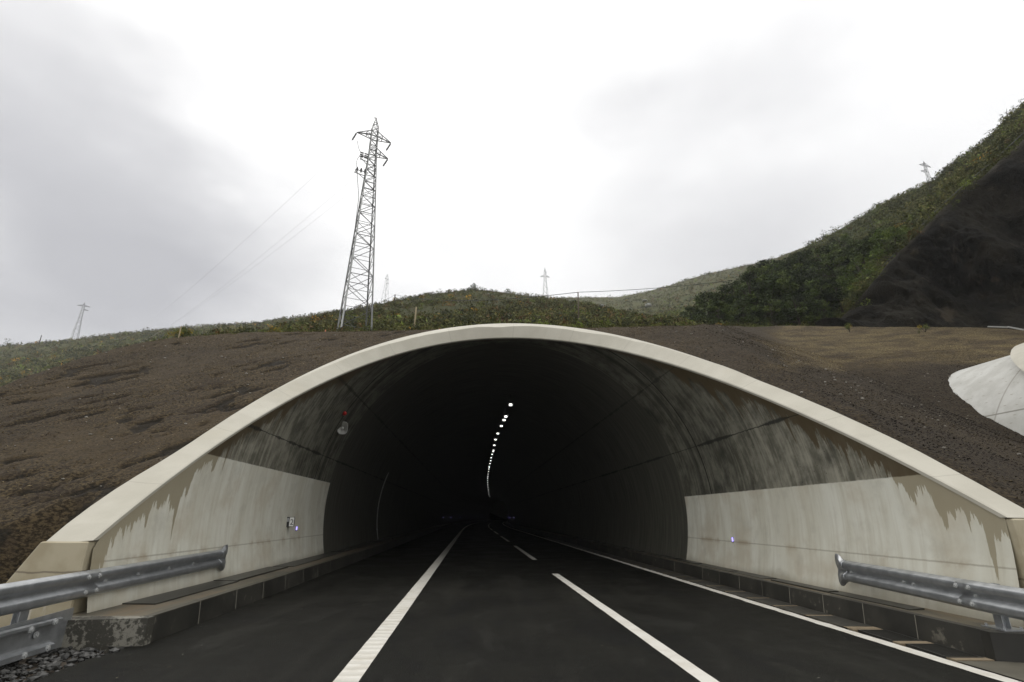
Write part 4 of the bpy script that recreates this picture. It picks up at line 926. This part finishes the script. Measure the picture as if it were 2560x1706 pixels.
# right rail
e0 = Vector((6.30, 10.85, .735)); e1 = Vector((6.22, 7.2, .69)); e2 = Vector((6.15, 1.6, .66)); jn = e0.lerp(e1, .90)
gr_ = empty('guardrail', (6.45, 7.7, 0)); loc = gr_.location.copy(); tag(gr_, 'galvanised guardrail on a bolted post, fixed to the tunnel wall above the drain grates', 'guardrail', 'guardrails at the tunnel mouth')
beam('beam', gr_, loc, lerps(e0.lerp(e1, .07), jn, 20), -1)
beam('beam', gr_, loc, lerps(jn+(e0-e1).normalized()*.3, e1, 4)+lerps(e1, e2, 10)[1:], -1, None, .007)
beam('end_shoe', gr_, loc, lerps(e0, e0.lerp(e1, .085), 12), -1, lambda t_: (1.55-.55*float(sstep(.22, .95, t_)), .25+.75*float(sstep(0, .8, t_))), .010)
sd = (e1-e0).normalized(); sn = -Vector((-sd.y, sd.x, 0)); b = MB()
for zz in (.1, -.1):
    for u_ in (.10, .40): bolt(gr_, jn-sd*u_*.7+sn*.105+Vector((0, 0, zz)), sn, .02)
for u_ in (.12, .5, .56, .88): bolt(gr_, e0.lerp(e1, u_)+sn*.024, sn, .018)
post(gr_, loc, 6.36, 7.52, .325, .86, .02, True)
# ------------------------------------------------------------------ things in the tunnel
def face_cam(loc): return math.atan2(loc[0], -loc[1])
hp = Vector((-6.38, 19.5, 4.86)); ho = empty('horn_speaker', hp); tag(ho, 'pale grey horn loudspeaker on the dark tunnel wall under the red beacon', 'loudspeaker')
aim = (Vector((-.6, 2, 1.9))-hp).normalized(); mt = aim.to_track_quat('Z', 'Y').to_matrix().to_4x4()
mt = mt @ Matrix.Diagonal((.86, 1.12, 1, 1))
hw_ = plain('faded_horn_plastic', (.40, .40, .37), .5, var=.1)
MB().lathe([(.035, -.26), (.05, -.16), (.085, -.06), (.15, .03), (.205, .07), (.215, .078), (.205, .085), (.19, .07), (.14, .02), (.075, -.07), (.03, -.16)], mt, 28, 3.2).build('horn', hw_, ho, True)
MB().lathe([(.001, .02), (.03, .015), (.045, -.02), (.05, -.08)], mt, 16).build('centre_cone', M['white'], ho, True)
MB().lathe([(.001, -.40), (.07, -.40), (.075, -.25), (.04, -.24)], mt, 16).build('driver', M['grey'], ho, True)
MB().bar((-.02, 0, .06), (-.28, .12, .15), .02).bar((-.01, 0, .20), (-.22, .1, .22), .02).bar((0, 0, .17), (0, 0, .25), .03).build('bracket', M['grey'], ho)
rp = Vector((-6.14, 18.8, 5.28)); ro = empty('red_beacon', rp); tag(ro, 'small red beacon on the dark tunnel wall above the horn loudspeaker', 'beacon')
mt = (Vector((0, 8, 3))-rp).normalized().to_track_quat('Z', 'Y').to_matrix().to_4x4()
MB().lathe([(.07, -.05), (.075, .0), (.07, .06), (.045, .10), (.001, .115)], mt, 16).build('lens', M['red'], ro, True)
MB().lathe([(.05, -.16), (.085, -.14), (.085, -.05), (.07, -.048)], mt, 16).build('base', M['red'], ro)
spos = Vector((-6.98, 17.2, 1.54)); so_ = empty('wall_sign', spos); so_.rotation_euler = (0, 0, R_(16)); tag(so_, 'small black and white box sign reading 2 on the painted wall', 'sign')
MB().box((-.13, 0, -.145), (.13, .12, .145)).build('housing', M['dark'], so_)
MB().box((-.012, -.008, -.132), (.122, -.002, .132)).build('face', M['white'], so_)
MB().box((-.085, -.006, .0), (-.035, -.002, .11)).build('pictogram', M['grey'], so_)
tc = bpy.data.curves.new('numeral', 'FONT'); tc.body = '2'; tc.size = .23; tc.extrude = .002; tc.align_x = 'CENTER'; tc.materials.append(M['dark'])
to = link('numeral', tc, None, so_, (.062, -.011, -.085)); to.rotation_euler = (R_(90), 0, 0)
bpy.context.view_layer.update(); nm_ = bpy.data.meshes.new_from_object(to.evaluated_get(bpy.context.evaluated_depsgraph_get())); bpy.data.objects.remove(to); nm_.name = 'numeral'
to = link('numeral', nm_, M['dark'], so_, (.062, -.011, -.085)); to.rotation_euler = (R_(90), 0, 0)
MB().bar((0, .11, -.05), (-.1, .30, -.1), .03).build('bracket', M['dark'], so_)
cd = empty('conduit', (0, 33.2, 0)); tag(cd, 'thin pale conduit climbing the dark tunnel wall beyond the painted part', 'conduit')
b = MB(); zz = np.linspace(.36, 4.3, 14); xx = [float(axx(33.2))-math.sqrt((AR-.03)**2-(z-AC)**2) for z in zz]; b.tube([Vector((x, 0, z)) for x, z in zip(xx, zz)], .028, 8); b.build('pipe', M['conduit'], cd)
b = MB()
for i in (2, 6, 10): b.bar((xx[i]-.03, 0, zz[i]-.02), (xx[i]+.015, 0, zz[i]+.02), .05)
b.build('clamps', M['grey'], cd)
# blue marker lights on both walls
def marker(y, side, z, label, k=1.):
    x = float(axx(y))+side*(math.sqrt(AR**2-(z-AC)**2)-.03); o = empty('marker_light', (x, y, z)); o.rotation_euler = (0, 0, side*R_(-24)); tag(o, label, 'marker light', 'blue marker lights along the tunnel walls')
    MB().box((-.04, -.01, -.085), (.04, .05, .085)).box((-.03, -.03, -.105), (.03, .03, -.085)).build('housing', M['dark'], o)
    MB().box((-.028, -.028, -.075), (.028, -.010, .075)).build('lens', M['blue'], o); o.scale = (k, k, k); return o
mk0 = marker(18.1, -1, 1.33, 'blue marker light on the painted wall beside the small box sign')
mk1 = marker(15.5, 1, 1.09, 'blue marker light alone on the pale painted wall above the kerb, opposite the box sign')
mk0.scale = mk1.scale = (.72, .72, .72)
for k in range(6):
    for s_ in (-1, 1):
        y = 100+k*k*4+k*16; o = copy_thing(mk0); o.location = (float(axx(y))+s_*(AR-.12), y, 1.5); o.rotation_euler = (0, 0, s_*R_(-8)); o.scale = (.75, .75, .75)
        o['label'] = 'tiny blue marker light deep inside the dark tunnel'; o['group'] = 'tiny blue lights deep in the tunnel'
sg = empty('lit_sign', at(1128, 1262, 120.)); tag(sg, 'small white lit sign hanging deep inside the dark tunnel', 'sign')
MB().box((-.33, 0, -.33), (.33, .15, .33)).build('housing', M['dark'], sg); MB().box((-.28, -.02, -.28), (.10, -.003, .28)).build('face', M['sign'], sg); MB().box((.15, -.02, -.28), (.26, -.003, .24)).build('side_face', M['sign'], sg)
MB().bar((-.2, .07, .33), (-.2, .07, 4.0), .03).build('hanger', M['dark'], sg)
# ceiling lamps
LY = [(930, 377), (890, 476), (875, 505), (852, 556), (823, 619), (803, 670), (793, 718), (786, 760), (784, 771), (775, 794), (767, 823), (763, 848), (757, 873), (750, 897), (750, 905), (748, 918), (745, 940), (741, 960), (738, 979), (738, 987), (737, 997), (737, 1014), (738, 1031), (738, 1047), (738, 1060), (740, 1072), (742, 1088), (744, 1100), (748, 1120), (748, 1134), (754, 1150)]
l0_ = None
for i, (a_, c_) in enumerate(LY):
    az, e = slope(1000+a_/3.364, 900+c_/3.364); Yl = (7.75-EYE)/e; p = Vector((az*Yl, Yl, 7.75))
    if l0_ is None:
        l0_ = empty('ceiling_lamp', p); tag(l0_, 'largest lit ceiling lamp, first of the row inside the tunnel', 'lamp', 'lit lamps along the tunnel ceiling')
        MB().box((-.17, -.5, 0), (.17, .5, .12)).build('housing', M['dark'], l0_)
        MB().box((-.085, -.25, -.02), (.085, .25, -.002)).build('lens', M['lamp'], l0_)
        MB().bar((0, -.3, .12), (0, -.3, .7), .02).bar((0, .3, .12), (0, .3, .7), .02).build('hanger', M['dark'], l0_)
    else:
        o = copy_thing(l0_); o.location = p
        o['label'] = ['second lit ceiling lamp from the tunnel mouth', 'third lit ceiling lamp from the tunnel mouth, close behind the second'][i-1] if i < 3 else 'small lit ceiling lamp in the row receding into the dark tunnel'
        if i >= 3: o['group'] = 'small lamps receding along the tunnel ceiling'
        k = 1 if Yl < 48 else .8 if Yl < 75 else .6; o.scale = (k, k, 1)
# far end wall of the bore, beyond the bend
a = float(axx(258)); o = MB().box((a-7, 257, -.1), (a+7, 257.5, 9)).build('tunnel_end', M['pit']); tag(o, kind='structure')
# ------------------------------------------------------------------ haze, sky, sun
hz = MB().box((-620, -30, -1.5), (560, 640, 330)).build('haze', None or M['pit']); tag(hz, kind='stuff'); hz['label'] = 'pale damp air over the hills'
hm = bpy.data.materials.new('haze_air'); hm.use_nodes = True; nt = hm.node_tree; nt.nodes.clear(); ou = nt.nodes.new('ShaderNodeOutputMaterial'); pv = nt.nodes.new('ShaderNodeVolumePrincipled')
pv.inputs['Color'].default_value = (.93, .94, .96, 1); pv.inputs['Density'].default_value = .00031; pv.inputs['Anisotropy'].default_value = .2; nt.links.new(pv.outputs[0], ou.inputs['Volume']); hz.data.materials.clear(); hz.data.materials.append(hm)
SUN_EL, SUN_AZ = R_(66), R_(-25)        # high, beyond the portal and a little to the left, veiled by cloud
w = bpy.data.worlds.new('World'); S.world = w; w.use_nodes = True; nt = w.node_tree; N_ = nt.nodes; Lk = nt.links; bg = N_['Background']
sky = N_.new('ShaderNodeTexSky'); sky.sky_type = 'NISHITA'; sky.sun_disc = False; sky.sun_elevation = SUN_EL; sky.sun_rotation = SUN_AZ; sky.dust_density = 3
tcw = N_.new('ShaderNodeTexCoord').outputs['Generated']
def wmath(op, a, b=None, clamp=False):
    n = N_.new('ShaderNodeMath'); n.operation = op; n.use_clamp = clamp
    for i, q in enumerate((a, b)):
        if q is None: continue
        if isinstance(q, (int, float)): n.inputs[i].default_value = q
        else: Lk.new(q, n.inputs[i])
    return n.outputs[0]
def wnoise(sc, det, dist=0, stretch=(1, 1, 2.2)):
    m = N_.new('ShaderNodeVectorMath'); m.operation = 'MULTIPLY'; Lk.new(tcw, m.inputs[0]); m.inputs[1].default_value = stretch
    n = N_.new('ShaderNodeTexNoise'); Lk.new(m.outputs[0], n.inputs['Vector']); n.inputs['Scale'].default_value = sc; n.inputs['Detail'].default_value = det; n.inputs['Roughness'].default_value = .5; n.inputs['Distortion'].default_value = dist
    return n.outputs['Fac']
warp = wnoise(2.6, 5, 0)
def bank(px, py, lo, hi, amt):
    """a soft grey cloud bank centred on one direction of the sky"""
    p = at(px, py, 1.); p[2] -= EYE; p /= np.linalg.norm(p)
    n = N_.new('ShaderNodeVectorMath'); n.operation = 'DOT_PRODUCT'; Lk.new(tcw, n.inputs[0]); n.inputs[1].default_value = tuple(p)
    dd_ = wmath('ADD', n.outputs['Value'], wmath('MULTIPLY', wmath('SUBTRACT', warp, .5), .16))
    r = N_.new('ShaderNodeMapRange'); r.interpolation_type = 'SMOOTHSTEP'; Lk.new(dd_, r.inputs['Value']); r.inputs['From Min'].default_value = lo; r.inputs['From Max'].default_value = hi; r.inputs['To Max'].default_value = amt
    return r.outputs['Result']
dark = None
for a_ in ((40, 440, .90, 1.0, .29), (-60, 250, .93, 1., .12), (420, 640, .92, 1.0, .14), (-150, 800, .84, 1., .20), (700, 760, .90, 1., .15), (2000, 480, .90, 1., .25), (1500, 660, .88, 1., .24), (2450, 420, .90, 1., .12), (1250, 150, .965, 1.0, .07)):
    q = bank(*a_); dark = q if dark is None else wmath('ADD', dark, q)
sx = N_.new('ShaderNodeSeparateXYZ'); Lk.new(tcw, sx.inputs[0])
def wramp(v, lo, hi, amt):
    r = N_.new('ShaderNodeMapRange'); r.interpolation_type = 'SMOOTHSTEP'; Lk.new(v, r.inputs['Value']); r.inputs['From Min'].default_value = lo; r.inputs['From Max'].default_value = hi; r.inputs['To Max'].default_value = amt; return r.outputs['Result']
dark = wmath('ADD', dark, wmath('MULTIPLY', wramp(sx.outputs[1], .15, -.5, 1.), wramp(sx.outputs[2], .80, .30, .06)))      # added dimming of the unseen sky behind the camera, for front faces
dark = wmath('ADD', dark, wramp(sx.outputs[2], .60, .26, .17))      # greyer towards the horizon
dark = wmath('ADD', dark, wmath('MULTIPLY', wmath('SUBTRACT', wnoise(3.0, 6, .3), .5), .26))
dark = wmath('MAXIMUM', dark, 0.)
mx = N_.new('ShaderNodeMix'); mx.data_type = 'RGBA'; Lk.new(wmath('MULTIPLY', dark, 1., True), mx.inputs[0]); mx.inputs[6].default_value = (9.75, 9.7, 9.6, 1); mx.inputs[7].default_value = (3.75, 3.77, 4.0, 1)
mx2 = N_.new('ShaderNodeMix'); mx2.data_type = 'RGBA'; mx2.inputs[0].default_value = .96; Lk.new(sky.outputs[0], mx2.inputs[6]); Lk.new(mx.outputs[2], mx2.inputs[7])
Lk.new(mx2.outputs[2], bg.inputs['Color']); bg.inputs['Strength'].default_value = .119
sl = bpy.data.lights.new('sun', 'SUN'); sl.energy = .6; sl.angle = R_(25); sl.color = (1, .96, .9); so2 = bpy.data.objects.new('sun', sl); COL.objects.link(so2)
sdir = Vector((math.sin(SUN_AZ)*math.cos(SUN_EL), math.cos(SUN_AZ)*math.cos(SUN_EL), math.sin(SUN_EL))); so2.rotation_euler = sdir.to_track_quat('Z', 'Y').to_euler()
vs = S.view_settings; S.display_settings.display_device = 'sRGB'; vs.view_transform = 'Standard'; vs.look = 'None'; vs.exposure = .2; vs.gamma = 1; vs.use_curve_mapping = False
S.cycles.max_bounces = 6; S.cycles.volume_bounces = 1; S.cycles.sample_clamp_indirect = 4
